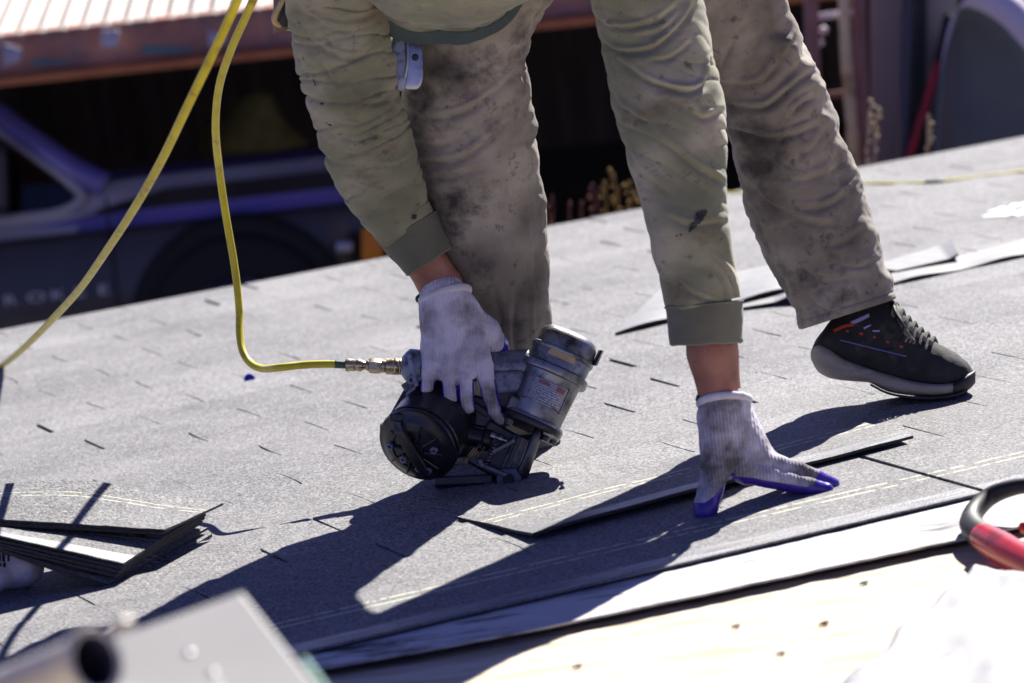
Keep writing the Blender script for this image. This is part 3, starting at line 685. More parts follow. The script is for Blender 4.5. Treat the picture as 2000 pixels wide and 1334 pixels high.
S = SDF((-60, 230, -120), (60, 460, 60), 6); S.cap((-12, 300, -45), (-12, 395, -45), 26, 30, 10); v, F = S.mesh(); mk('mirror', cp(0, 0)*0+at(v, DC), F, MT['carpaint'], car)
# wheel in its arch
wc = cp(478, 640, -8)
ang = np.linspace(0, 2*math.pi, 40, endpoint=False)
R_ = lambda r, z: np.array([wc+CR*r*math.cos(a)+CU*r*math.sin(a)+CF*z for a in ang])
v, f = grid_tube(np.array([R_(.2, -.075), R_(.3, -.085), R_(.33, -.07), R_(.34, .16)])); wheel = mk('wheel', v, f, MT['tyre'], car)
v, f = grid_tube(np.array([R_(.02, -.085), R_(.1, -.085), R_(.19, -.08), R_(.2, -.06)])); mk('rim', v, f, MT['steel'], wheel)
v, f = grid_tube(np.array([R_(.05, -.056), R_(.36, -.058), R_(.40, -.056), R_(.41, .02)]), cap=True); mk('wheel_arch', v, f, MT['tyre'], car)
mk('amber_lamp', *box(cp(728, 478, -12), CR*.038+CF*.02, CU*.062, CF*.02), MT['amber'], car, bevel=.012)
mk('marker_lamp', *box(cp(672, 482, -22), CR*.03, CU*.02, CF*.01), MT['lens'], car, bevel=.008)
mk('bumper', *box(cp(690, 545, 10), CR*.10, CU*.04, CF*.06), MT['carsheen_silver'], car, bevel=.02)
# raised chrome letters on the door: real strokes
P0 = cp(-132, 612, -40); Xl = norm(CR*1+CU*.112); Yl = norm(CU-CR*.112); Zl = -CF
for i_, ch in enumerate('CHEROKEE'):
    cu = bpy.data.curves.new('letter', 'FONT'); cu.body = ch; cu.size = .048; cu.extrude = .004
    lo_ = bpy.data.objects.new('letter', cu); me = bpy.data.meshes.new_from_object(lo_); bpy.data.objects.remove(lo_)
    me.materials.clear(); me.materials.append(MT['letter'])
    lt = bpy.data.objects.new('letter', me); COL.objects.link(lt); lt.parent = car; P_ = P0+Xl*.0835*i_
    lt.matrix_local = Matrix([[Xl[k]*1.75, Yl[k], Zl[k], P_[k]-rootloc(car)[k]] for k in range(3)]+[[0, 0, 0, 1]])

# --- things leaning behind the roof at the right ----------------------
DR = 10.6
def rp(x, y, z=0): return at(np.array([x, y, z], float), DR)
kr = DR/FPX
def long_post(name, x0, y0, x1, y1, w, d, mt, z=0, label=None, cat=None, parent=None):
    a, b_ = rp(x0, y0, z), rp(x1, y1, z)
    ax = norm(b_-a); sx_ = norm(np.cross(ax, CF)); n_ = norm(np.cross(sx_, ax))
    return mk(name, *box((a+b_)/2, ax*np.linalg.norm(b_-a)/2, sx_*w*kr/2, n_*d*kr/2), mt, parent, label=label, cat=cat, smooth=False, bevel=.004)
lad = empty('ladder', rp(1650, 700)*[1, 1, 0]+[0, 0, ZG], 'red brown ladder with a pale rung standing beyond the eave', 'ladder')
long_post('rail', 1574, -300, 1608, 760, 26, 40, MT['brownwood'], 0, parent=lad); long_post('rail', 1668, -300, 1700, 760, 24, 40, MT['brownwood'], 0, parent=lad)
for y in (-120, 30, 185, 340, 500):
    long_post('rung', 1588+(y-30)*.03, y+5, 1674+(y-30)*.03, y-7, 13, 13, MT['rim'] if y == 30 else MT['brownwood'], 0, parent=lad)
for i, (x, y) in enumerate(((1608, 60), (1600, 84))):
    ang = np.linspace(0, 2*math.pi, 16, endpoint=False)
    C = lambda r, z: np.array([rp(x+r*math.cos(a), y+r*math.sin(a), z) for a in ang])
    v, f = grid_tube(np.array([C(2, 10), C(8, 12), C(9, 20), C(8, 26)])); mk('reflector', v, f, MT['rim'], label=['upper round pale reflector between the ladder rails', 'lower round pale reflector between the ladder rails'][i], cat='reflector', group='reflectors by the ladder')
pth = resample(np.array([rp(1642, -260, -30), rp(1648, 0, -30), rp(1653, 120, -30), rp(1664, 250, -30), rp(1672, 420, -30), rp(1688, 760, -30)]), 60)
mk('wooden_pole', *tube(pth, (11+2.2*noise(np.arange(60)*.5, 0, 5))*kr, 12), MT['pinepole'], label='knotty yellow pine pole leaning in front of the ladder', cat='pole')
def leaning(pts, z, t, mt, name, label, cat):
    v = np.array([rp(x, y, z) for x, y in pts]); n_ = len(v); v = np.vstack([v, v+CF*t])
    f = [tuple(range(n_)), tuple(range(2*n_-1, n_-1, -1))]+[((i+1) % n_, i, n_+i, n_+(i+1) % n_) for i in range(n_)]
    mk(name, v, f, mt, label=label, cat=cat, smooth=False)
leaning([(1700, -200), (1772, -200), (1740, 720), (1706, 720)], 60, .03, MT['mauve'], 'mauve_board', 'mauve grey board leaning beside the ladder', 'board')
leaning([(1772, -200), (1790, -200), (1758, 720), (1744, 720)], 50, .03, MT['carpaint'], 'dark_plank', 'dark narrow plank right of the mauve board', 'plank')
leaning([(1792, -200), (1812, -200), (1800, 720), (1778, 720)], 70, .03, MT['darkgreen'], 'green_board', 'dark green board between the plank and the red handled tool', 'board')
leaning([(1814, -200), (1880, -200), (1840, 720), (1812, 720)], 90, .03, MT['mauve'], 'grey_sheet', 'grey mauve sheet standing behind the red handled tool', 'sheet')
lop = empty('long_handled_tool', rp(1700, 720)*[1, 1, 0]+[0, 0, ZG], 'long handled tool with red shaft and black grip leaning by the tub', 'tool')
mk('grip', *tube(resample(np.array([rp(1853, 28, 20), rp(1843, 76, 20), rp(1832, 124, 20)]), 12), np.array([9]+[10]*10+[8])*kr, 12), MT['blackgrip'], lop)
mk('shaft', *tube(resample(np.array([rp(1833, 120, 20), rp(1800, 230, 20), rp(1768, 330, 20), rp(1700, 560, 20)]), 20), 8.5*kr, 12), MT['red'], lop)
tub = empty('plastic_tub', rp(1960, 720)*[1, 1, 0]+[0, 0, ZG], 'large blue grey tub with a pale rim standing on its side', 'tub')
tp = np.array([(1816, 620), (1820, 420), (1823, 320), (1830, 200), (1841, 110), (1852, 55), (1866, 24), (1885, 14), (1905, 17), (1930, 29), (1956, 47), (1985, 77), (2010, 108), (2050, 170), (2080, 260), (2095, 400), (2100, 620)], float)
tc_ = resample(tp, 70); cen = np.array([1960, 420.0])
ring = lambda s, dx, dy, z: np.array([rp(cen[0]+(p[0]-cen[0])*s+dx, cen[1]+(p[1]-cen[1])*s+dy, z) for p in tc_])
G = np.array([ring(1, 0, 0, 0), ring(.97, 0, 4, 30), ring(.9, 0, 10, 110), ring(.6, 0, 30, 150), ring(.05, 0, 60, 160)])
v, f = sheet(G); mk('basin', v, f, MT['tub'], tub)
ring2 = lambda s, dx, dy, z: np.array([rp(p[0]+dx*w_, p[1]+dy*w_, z) for p, w_ in zip(tc_, np.clip((tc_[:, 0]-1835)/40, .0, 1))])
G = np.array([ring2(1, 0, 0, 0), ring2(1, 8, -12, -14), ring2(1, 26, -38, -8), ring2(1, 36, -50, 10), ring2(1, 38, -50, 60)])
v, f = sheet(G); mk('rim', v, f, MT['rim'], tub)
# dry weeds poking up behind the eave
def weed(x, y0, y1, stems, mt, label, DW_=9.2, r=2.0):
    root = empty('dry_weed', at([x, y1, 0], DW_)*[1, 1, 0]+[0, 0, ZG], label, 'weed', 'dry weeds beyond the eave')
    for (dx, top, lean) in stems:
        P = resample(np.array([at([x+dx+lean*1.4, y1+900, 0], DW_), at([x+dx+lean, y1, 0], DW_), at([x+dx, top, 0], DW_)]), 18)
        st = mk('stem', *tube(P, r*DW_/FPX, 6), mt, root)
        for j in range(7):
            yj = top+j*random.uniform(8, 17); xj = x+dx+lean*(yj-top)/max(1, (y1-top))+random.uniform(-5, 5)
            S_ = random.uniform(2.4, 4.2); ph = np.linspace(0, 2*math.pi, 8, endpoint=False)
            mk('seed_head', *grid_tube(np.array([[at([xj+S_*q*math.cos(a), yj+S_*c_, S_*q*math.sin(a)], DW_) for a in ph] for q, c_ in ((.3, -1), (.9, -.5), (1, 0.2), (.7, .8), (.2, 1.1))])), mt, st)
weed(1195, 330, 445, [(-3, 332, 12), (-20, 362, 10), (26, 362, 14), (44, 376, 16), (10, 392, 4)], MT['weed'], 'golden dry weed between the trousers and the planted arm')
weed(1160, 360, 450, [(-8, 368, 8), (4, 395, 6)], MT['weedred'], 'rust coloured dry weed left of the golden weed')
weed(1080, 400, 465, [(-8, 405, 10), (30, 440, 4), (52, 438, 6)], MT['weedred'], 'low dry weed close to the trouser leg')
weed(1706, 190, 330, [(-2, 196, -10), (14, 212, -12), (-4, 240, -8)], MT['pinepole'], 'thin pale weed in front of the mauve board')
weed(1816, 240, 310, [(0, 242, -4), (2, 270, -6)], MT['pinepole'], 'single pale weed in front of the blue grey tub')

# ================================================================== coil nail gun
DG = 5.58
def gp(*p): return at(np.array(p, float), DG)
kg = DG/FPX
gun = empty('nail_gun', onroof(960, 950), 'black and silver coil roofing nail gun gripped by the gloved hand', 'nail gun')
def bx(name, c, ax, a, b, d, mt, parent=gun, bevel=.0016, label=None):
    """box in picture axes: centre px, direction of its long side (px), half sizes px along it, across it, and in depth"""
    ax = norm(ax); ac = norm(np.cross(ax, [0, 0, 1.0]) if abs(ax[2]) < .95 else [1.0, 0, 0]); dp = np.cross(ax, ac)
    v, f = box(c, ax*a, ac*b, dp*d)
    return mk(name, at(v, DG), [q[::-1] for q in f], mt, parent, smooth=False, bevel=bevel, label=label)
def lathe(p0, p1, prof, n=40, mt=None, name='part', parent=gun, sq=2.0, cap=True, flat=1.0, auto=35, up=None):
    """profile rows (distance along, radius) turned round the px axis p0->p1; sq>2 squares the section"""
    p0 = np.array(p0, float); a = norm(np.array(p1, float)-p0)
    x = norm(np.cross(a, [0, 0, 1.0])) if up is None else norm(np.array(up, float)-a*(np.array(up, float)@a)); y = np.cross(a, x)
    th = np.linspace(0, 2*math.pi, n, endpoint=False); c, s_ = np.cos(th), np.sin(th)
    r = (np.abs(c)**sq+np.abs(s_)**sq)**(-1/sq)
    R = np.array([p0+a*d+(rr*r*c)[:, None]*x+(rr*r*s_*flat)[:, None]*y for d, rr in prof])
    v, f = grid_tube(R, cap); return mk(name, at(v, DG), f, mt, parent, auto=auto)
A0 = np.array([1041, 824, 0.0]); AD = norm([.400, -.905, .13]); AX = norm(np.cross(AD, [0, 0, 1.0]))
if AX[0] < 0: AX = -AX
def ba(s, r=0, z=0): return A0+AD*s+AX*r+np.array([0, 0, z])
barrel = lathe(A0, A0+AD, [(-6, 50), (0, 53), (40, 55), (92, 58), (96, 60)], 48, MT['alu'], 'barrel', sq=2.7)
lathe(A0, A0+AD, [(94, 58), (96, 67), (99, 68.5), (110, 68), (113, 62), (115, 58)], 48, MT['alu'], 'collar', sq=2.8)
lathe(A0, A0+AD, [(112, 57), (114, 60), (140, 61), (142, 60)], 48, MT['alu_blue'], 'cap_ring', sq=2.8)
lathe(A0, A0+AD, [(139, 55), (140, 63), (143, 64.5), (147, 64), (149, 61), (172, 59), (182, 54), (188, 44), (191, 25), (192, 5)], 48, MT['alu'], 'cap', sq=3.0)
v, f = sheet(np.array([[ba(141+q*3.5, 0)+AX*(58*math.cos(a))*1.12+np.array([0, 0, 1])*(58*math.sin(a))*1.12 for a in np.linspace(-2.25, -1.0, 16)] for q in (-1.5, 2)])); mk('gasket', at(v, DG), f, MT['tan'], gun)
# exhaust baffle on the right side of the cap
v, f = slab(np.array([[at(ba(s_, 63+3*math.sin(q*3), -36+26*q), DG) for q in (0, .5, 1, 1.5, 2)] for s_ in (150, 162, 174, 182)]), CR*.004); mk('exhaust_plate', v, f, MT['blk'], gun, smooth=False)
lathe(A0, A0+AD, [(-16, 50), (-15, 60), (-12, 62), (-4, 62), (-2, 60), (-1, 50)], 40, MT['blk'], 'flange', sq=3.4)
lathe(A0, A0+AD, [(-3, 52), (-2, 61), (3, 60), (5, 54)], 40, MT['alu'], 'flange_rim', sq=3.4)
for r, z in ((-44, -34), (36, -42), (50, 30), (-50, 26)):
    lathe(ba(-26, r, z), ba(0, r, z), [(0, 3), (0, 8), (9, 8.5), (12, 8.5)], 12, MT['steel'], 'bolt', sq=2)
# printed plate on the front of the barrel
def skin(s_, r, off=2.2):
    base = 53+5*s_/92; q = np.clip(r/base, -.99, .99); zz = -base*(1-abs(q)**2.7)**(1/2.7); return ba(s_, r, zz-off)
NS = 9
G = np.array([[skin(s_, r) for r in np.linspace(-30, 38, 14)] for s_ in np.linspace(40, 86, NS)])
uvg = np.stack(np.broadcast_arrays(np.linspace(0, 1, 14)[None], np.linspace(0, 1, NS)[:, None]), -1).reshape(-1, 2)
v, f = sheet(G); plate = mk('label_plate', at(v, DG), f, MT['label'], gun, uv=uvg)
for (s0, s1, r0, r1) in ((77, 83, -22, 2), (73, 83, 16, 33)):
    v, f = sheet(np.array([[skin(s_, r, 2.9) for r in np.linspace(r0, r1, 5)] for s_ in np.linspace(s0, s1, 4)])); mk('warning_print', at(v, DG), f, MT['labelred'], plate)
G = np.array([skin(s_, 40, 2.0) for s_ in np.linspace(34, 88, 12)]); mk('label_ridge', *tube(at(G, DG), .0011, 6), MT['alu'], gun)
G = np.array([skin(38+6*math.cos(r/38*1.57), r, 1.5) for r in np.linspace(-40, 44, 14)]); mk('casting_ridge', *tube(at(G, DG), .0012, 6), MT['alu'], gun)
G = np.array([skin(6, r, .8) for r in np.linspace(-38, 40, 14)]); mk('worn_ring', *tube(at(G, DG), .0013, 6), MT['brass'], gun)
# handle behind the hand
lathe((1032, 716, 22), (800, 716, 8), [(0, 34), (30, 33), (60, 30), (140, 28), (200, 29), (222, 31), (226, 27)], 32, MT['alu_blue'], 'handle', sq=2.4)
bx('handle_root', (990, 746, 6), (1, -.05, 0), 34, 22, 26, MT['alu_blue'], bevel=.005)
# tail casting with ribs and the swivel plug
tail = lathe((826, 716, 0), (780, 714, -2), [(0, 27), (6, 33), (26, 34), (34, 28), (40, 20), (42, 15)], 28, MT['alu_blue'], 'tail_cap', sq=2.6)
for dz, y0, y1 in ((-34, 690, 756), (-38, 700, 744)):
    bx('tail_rib', (806, (y0+y1)/2, dz), (.25, 1, 0), (y1-y0)/2, 4.5, 5, MT['alu_blue'], tail)
bx('tail_arm', (812, 742, -20), (.8, -.55, 0), 30, 8, 10, MT['alu_blue']); bx('tail_arm', (808, 752, -8), (.4, -1, 0), 26, 7, 9, MT['alu_blue'])
v, f = grid_tube(np.array([[[803+r*math.cos(a), 742+r*math.sin(a), z] for a in np.linspace(0, 2*math.pi, 20, endpoint=False)] for r, z in ((4, -34), (4, -44), (9, -44), (9.5, -30))]), False); mk('tail_boss', at(v, DG), f, MT['alu_blue'], gun)
bx('mount_strut', (786, 780, 10), (-.55, 1, 0), 46, 7, 12, MT['blk'])
# magazine drum
F0 = np.array([814, 872, -62.0]); K0 = np.array([862, 804, 32.0])
lathe(F0, K0, [(14, 70), (20, 70), (21, 78), (25, 80), (30, 78), (70, 77), (118, 76), (128, 74), (133, 60), (134, 20)], 64, MT['blk'], 'magazine')
door = lathe(F0, K0, [(-16, 5), (-16, 20), (-12, 21), (-12, 44), (-15, 46), (-14, 52), (-8, 64), (0, 72), (3, 80), (9, 81.5), (14, 80), (15, 70)], 64, MT['blk'], 'magazine_door')
DAX = norm(K0-F0)
def face(x, y, off=0):             # a point on the domed door
    e1 = norm(np.cross(DAX, [0, 1.0, 0])); e2 = np.cross(e1, DAX)
    if e1[0] < 0: e1 = -e1
    if e2[1] < 0: e2 = -e2
    r = math.hypot(x, y); d = np.interp(r, [0, 5, 20, 46, 52, 64, 72, 80], [-16, -16, -16, -15, -14, -8, 0, 3])
    return F0+DAX*(d-off)+e1*x+e2*y
strap = np.array([[face(x0+w_*(1-.2*abs(t)), y, 9 if abs(w_) < 12 else 4.0) for w_ in (-13, -11, 11, 13)] for t, (x0, y) in zip(np.linspace(-1, 1, 9), zip(np.linspace(-22, 18, 9), np.linspace(-66, 66, 9)))])
v, f = slab(strap, np.array(DAX)*7); mk('latch_strap', at(v, DG), f, MT['blk'], door, smooth=False, bevel=.0012)
for q_ in range(10):
    an = q_*math.pi/5+.2; b0, b1 = face(24*math.cos(an), 24*math.sin(an), 1), face(60*math.cos(an), 60*math.sin(an), 2)
    bx('door_rib', (b0+b1)/2, b1-b0, np.linalg.norm(b1-b0)/2, 2, 2.5, MT['blk'], door, bevel=.0006)
bx('latch_hook', face(-24, -70, 5), (1, .1, 0), 13, 7, 6, MT['blk'], door)
for (x, y) in ((-26, 18), (2, 40), (20, 46), (46, -2), (-48, -12)):
    c = face(x, y, 3); e = np.array([1.0, 0, 0])
    ph = np.linspace(0, 2*math.pi, 16, endpoint=False); e1 = norm(np.cross(DAX, [0, 1, 0])); e2 = np.cross(e1, DAX)
    v, f = grid_tube(np.array([[c+DAX*dz+(e1*math.cos(a)+e2*math.sin(a))*r for a in ph] for r, dz in ((7.5, 3), (7.5, -3), (5.5, -4), (4, -3.5), (3.6, 1))]), False); mk('ring_bolt', at(v, DG), f, MT['alu_blue'], door)
for x, y, z in ((752, 834, -20), (764, 862, -34), (772, 815, -5)):
    lathe((x+14, y+2, z), (x-8, y+2, z), [(0, 10), (10, 11), (20, 10), (24, 6)], 14, MT['blk'], 'hinge_knob')
bx('foot_pad', (905, 938, 10), (1, -.04, 0), 58, 10, 46, MT['blk'], bevel=.003)
bx('foot_pad_tip', (866, 943, 0), (1, 0.1, 0), 17, 7, 20, MT['alu'], bevel=.003)
# nail feed between drum and nose
lathe((905, 848, -10), (962, 862, -14), [(0, 24), (8, 25), (12, 20), (38, 19), (42, 22), (56, 21), (58, 8)], 24, MT['blk'], 'feed_cylinder')
lathe((934, 872, -44), (946, 874, -46), [(0, 5), (0, 9), (8, 9), (9, 6)], 14, MT['blk'], 'feed_eye')
bx('feed_housing', (968, 880, 10), (.55, -1, 0), 48, 40, 26, MT['blk'], bevel=.004)
lathe((958, 850, -40), (992, 862, -40), [(0, 3), (0, 7), (10, 7), (11, 4), (18, 4), (18, 8), (24, 8), (24, 4), (34, 4)], 16, MT['chrome'], 'feed_pin')
hel = np.array([[969-.30*t*7+5.5*math.cos(t*2.4), 866+t*4.6, -44+5.5*math.sin(t*2.4)] for t in np.linspace(0, 9, 90)]); mk('spring', *tube(at(hel, DG), 1.5*kg, 6), MT['chrome'], gun)
for i, (dx, dy) in enumerate(((0, 0), (9, -4), (18, -8), (27, -11))):
    lathe((905+dx, 902+dy, -30), (928+dx, 872+dy, -26), [(0, 2.2), (36, 2.2)], 8, MT['brass'], 'coil_nail')
bx('feed_door', (1004, 884, -34), (.42, -1, 0), 34, 6, 20, MT['blk']); bx('feed_door_plate', (984, 872, -46), (1, -.55, 0), 26, 5, 5, MT['steel'])
bx('nose_block', (1000, 900, 0), (.42, -1, 0), 52, 17, 18, MT['steel'], bevel=.003)
# contact arm: a bar from the flange to the ringed foot
v, f = grid_tube(np.array([[[x+w_*math.cos(a), y+w_*.4*math.sin(a), z+10*math.sin(a)] for a in np.linspace(0, 2*math.pi, 12, endpoint=False)] for x, y, z, w_ in ((1054, 836, -44, 11), (1044, 862, -46, 11), (1031, 898, -42, 12), (1018, 930, -34, 14), (1006, 950, -26, 16))])); mk('contact_arm', at(v, DG), f, MT['steel'], gun)
lathe((993, 936, -50), (1000, 946, 4), [(0, 10), (0, 23), (6, 25), (46, 23), (52, 18)], 26, MT['steel'], 'contact_foot', cap=True)
lathe((992.4, 935, -53), (993, 936, -50), [(0, 5), (0, 11), (3, 12), (4, 6)], 20, MT['outsole'], 'contact_bore')
bx('shingle_guide', (966, 919, -42), (1, .42, 0), 36, 5, 8, MT['steel']); bx('guide_lip', (940, 905, -44), (.5, 1, 0), 9, 5, 8, MT['steel'])
bx('magazine_arm', (944, 806, 24), (1, .25, 0), 52, 30, 16, MT['blk'], bevel=.004)
bx('arm_latch', (938, 800, 2), (.8, .5, 0), 20, 7, 7, MT['blk'])
# trigger and guard
v, f = tube(at(resample(np.array([(972, 790, -18), (976, 804, -22), (990, 813, -24), (1004, 816, -20)]), 14), DG), 3.2*kg, 8); mk('trigger', v, f, MT['chrome'], gun)
bx('trigger_housing', (984, 778, 4), (1, .1, 0), 30, 20, 18, MT['blk'], bevel=.004); bx('trigger_lever', (966, 762, -8), (.4, 1, 0), 20, 5, 8, MT['alu_blue'])
bx('valve_block', (1004, 788, -30), (.4, -.9, 0), 14, 12, 10, MT['steel'], bevel=.003)

# brass couplers and the hose
DH = 5.62
fit = empty('hose_coupler', at([735, 716, 0], DH), 'brass quick coupler between the yellow hose and the nail gun', 'coupler')
def hl(x0, x1, prof, mt, name, n=20, sq=2.0):
    R = []; th_ = np.linspace(0, 2*math.pi, n, endpoint=False)
    for t, r in prof:
        c = np.array([x0+(x1-x0)*t, 712.5+(x0+(x1-x0)*t-676)*.035, 0]); R.append([c+[0, r*math.cos(a), r*math.sin(a)] for a in th_])
    v, f = grid_tube(np.array(R)); mk(name, at(v, DH), f, mt, fit, auto=30)
hl(675, 707, [(0, 9), (0, 12), (.1, 13), (.3, 12.4), (.5, 12.6), (.55, 11.4), (.75, 11.6), (.8, 12.6), (1, 12), (1, 8)], MT['brass'], 'ferrule')
hl(705, 722, [(0, 8), (.2, 9.6), (.5, 8), (.8, 11), (1, 9)], MT['brass'], 'neck')
hl(719, 746, [(0, 9), (.05, 13.5), (.2, 15), (.8, 15), (.95, 13.5), (1, 9)], MT['brass'], 'hex_nut', n=6)
hl(745, 790, [(0, 9), (0, 13), (.12, 13.2), (.16, 12), (.2, 16), (.5, 16.6), (.52, 15.8), (.56, 16.6), (.72, 16.6), (.76, 15.6), (.8, 16.6), (.95, 16), (1, 12)], MT['brass'], 'sleeve')
hl(788, 796, [(0, 7), (0, 11), (1, 11), (1, 7)], MT['outsole'], 'seal')
def hpt(x, y, D): return at(np.array([x, y, 0.0]), D)
hp = [hpt(678, 712.5, DH), hpt(640, 711, DH), hpt(590, 713, DH), hpt(545, 718, DH), hpt(513, 720, DH+.06), hpt(490, 710, DH+.09), hpt(474, 686, DH+.11), hpt(468, 650, DH+.13), hpt(467, 600, DH+.15), hpt(458, 520, DH+.16), hpt(441, 420, DH+.14), hpt(428, 330, DH+.08), hpt(421, 250, DH-.04), hpt(428, 170, DH-.15), hpt(452, 95, DH-.25), hpt(494, 0, DH-.35), hpt(530, -110, DH-.45), hpt(565, -215, DH-.6), hpt(575, -290, DH-.75), hpt(552, -290, 4.75), hpt(520, -190, 4.68), hpt(500, -90, 4.66),
      hpt(464, 0, 4.68), hpt(422, 92, 4.75), hpt(368, 204, 4.85), hpt(316, 312, 4.98), hpt(264, 404, 5.15), hpt(208, 490, 5.4), hpt(156, 564, 5.75), hpt(104, 622, 6.2), hpt(50, 676, 6.75)]
c_ = onroof(0, 716, .012); hp += [c_, onroof(-60, 748, .007), onroof(-160, 770, .007), onroof(-330, 775, .007)]
path = resample(np.array(hp), 420)
hose = mk('air_hose', *tube(path, .0062, 14), MT['hose'], label='yellow air hose looping down to the nail gun and off to the left', cat='hose')
mk('stained_end', *tube(path[:9]+0, .00635, 14), MT['hose_end'], hose)
# the run of hose across the far roof
far = resample(np.array([onroof(x, y, .008) for x, y in ((1405, 378), (1440, 380), (1520, 372), (1600, 367), (1670, 363), (1740, 362), (1822, 360), (1890, 352), (1960, 343), (2060, 328), (2200, 300))]), 90)
h2 = mk('air_hose', *tube(far, .0086, 12), MT['hose'], label='yellow hose lying across the far roof behind the right leg', cat='hose')
mk('tape_band', *tube(far[52:57], .0112, 12), MT['blackgrip'], h2)

# ================================================================== small things on the roof
def cap_nail(x, y, r, label, tilt_, hh):
    p = onroof(x, y, hh); root = empty('cap_nail', onroof(x, y), label, 'cap nail', 'blue plastic caps on the roof')
    a = norm(N*math.cos(tilt_)-CF*math.sin(tilt_)); e1 = norm(np.cross(a, U)); e2 = np.cross(a, e1); ph = np.linspace(0, 2*math.pi, 20, endpoint=False)
    R = np.array([[p+a*d+(e1*math.cos(q)+e2*math.sin(q))*rr for q in ph] for rr, d in ((r*.2, -.0012), (r, -.001), (r*1.04, 0), (r*.95, .0012), (r*.6, .0006), (r*.2, .0022))])
    v, f = grid_tube(R); mk('cap', v, f, MT['bluecap'], root)
    mk('nail', *tube(np.array([p+a*.002, p-a*hh*1.3]), .0014, 8), MT['steel'], root)
cap_nail(487, 739, .0105, 'round blue plastic cap nail tilted up under the hose elbow', 1.0, .014)
cap_nail(632, 606, .0085, 'small dark blue cap lying flat between the hose and the wrist', .1, .006)
def crumb(x, y, r, mt, label, cat, name, group, seed, flat=.5):
    S = SDF((-2, -2, -2), (2, 2, 2), .4); S.cap((-.5, 0, 0), (.5, .1, 0), .8, .6, .3); v, F = S.mesh(); v += (.35*noise(v[:, 0]*1.5, v[:, 1]*1.5, v[:, 2]*1.5+seed))[:, None]*norm(v[0])*1.0
    p = onroof(x, y, r*flat*.8); mk(name, p+r*(v[:, :1]*U+v[:, 1:2]*V+flat*v[:, 2:]*N), F, mt, label=label, cat=cat, group=group)
for i, (x, y, r, l) in enumerate(((1260, 655, .006, 'pale crumb beside the tip of the pale shingle'), (878, 1140, .005, 'white crumb in the shadow near the printed lines'), (1097, 1088, .004, 'tan crumb on the printed lines in the shadow'), (722, 588, .0055, 'pale crumb left of the bare wrist'), (551, 630, .005, 'pale crumb right of the upright hose'), (560, 832, .004, 'white crumb left of the magazine drum'), (376, 1097, .006, 'grey crumb in the shade of the shingle stack'))):
    crumb(x, y, r, MT['crumb'], l, 'crumb', 'crumb', 'crumbs on the roof', i)
for i, (x, y, w, a, l) in enumerate(((520, 640, .05, .2, 'thin yellow straw scrap on the roof right of the hose'), (1825, 408, .05, .1, 'pale straw scrap on the far roof at the right'))):
    c = onroof(x, y, .004); mk('straw', *tube(np.array([c-U*w*.5, c+V*.004, c+U*w*.5+V*a*.1]), [.002, .004, .0015], 6), MT['pinepole'], label=l, cat='straw')
# shiny metal offcut at the right edge
c0 = [onroof(1930, 412, .012), onroof(2080, 374, .012), onroof(1918, 424, .012), onroof(2080, 412, .014)]
G = bilin(c0[0], c0[1], c0[2], c0[3], 14, 5); G = G+(.004*noise(np.arange(14)[:, None]*.9, np.arange(5)[None]*.7, 2))[..., None]*N
v, f = slab(G, -N*.001); mk('metal_offcut', v, f, MT['flash'], label='shiny crumpled metal offcut at the right edge of the far roof', cat='metal offcut', smooth=False)

# ================================================================== on the bare plywood
def onply(x, y, h=0): return onroof(x, y, -.018+h)
# red and black loop handle
H = empty('loop_handled_tool', onply(1975, 1100), 'red and black loop handled hand tool lying on the plywood at right', 'hand tool')
HD = [(2120, 1128, .045), (2060, 1122, .045), (1990, 1090, .045), (1945, 1064, .045), (1921, 1049, .045)]
P = np.array([onply(x, y+40, .042) for x, y, _ in HD]); P = np.array([at([x, y, 0], roofdepth(x, y+46, -.018)) for x, y, _ in HD])
mk('red_grip', *tube(resample(P, 30), np.concatenate([np.linspace(.021, .022, 20), np.linspace(.022, .019, 10)]), 18), MT['red'], H)
LP = [(1924, 1051, 44), (1905, 1036, 46), (1897, 1019, 50), (1904, 998, 62), (1930, 972, 80), (1965, 956, 96), (2010, 948, 104), (2080, 952, 104)]
P = np.array([at([x, y, 0], roofdepth(x, y+g_*.9, -.018)) for x, y, g_ in LP])
mk('black_loop', *tube(resample(P, 40), np.concatenate([np.linspace(.0195, .0165, 12), np.linspace(.015, .010, 28)]), 16), MT['blackgrip'], H)
P = np.array([at([x, y, 0], roofdepth(x, y+50, -.018)) for x, y in ((1996, 1032), (2030, 1024), (2110, 1016))])
mk('inner_bar', *tube(resample(P, 12), .008, 12), MT['red'], H)
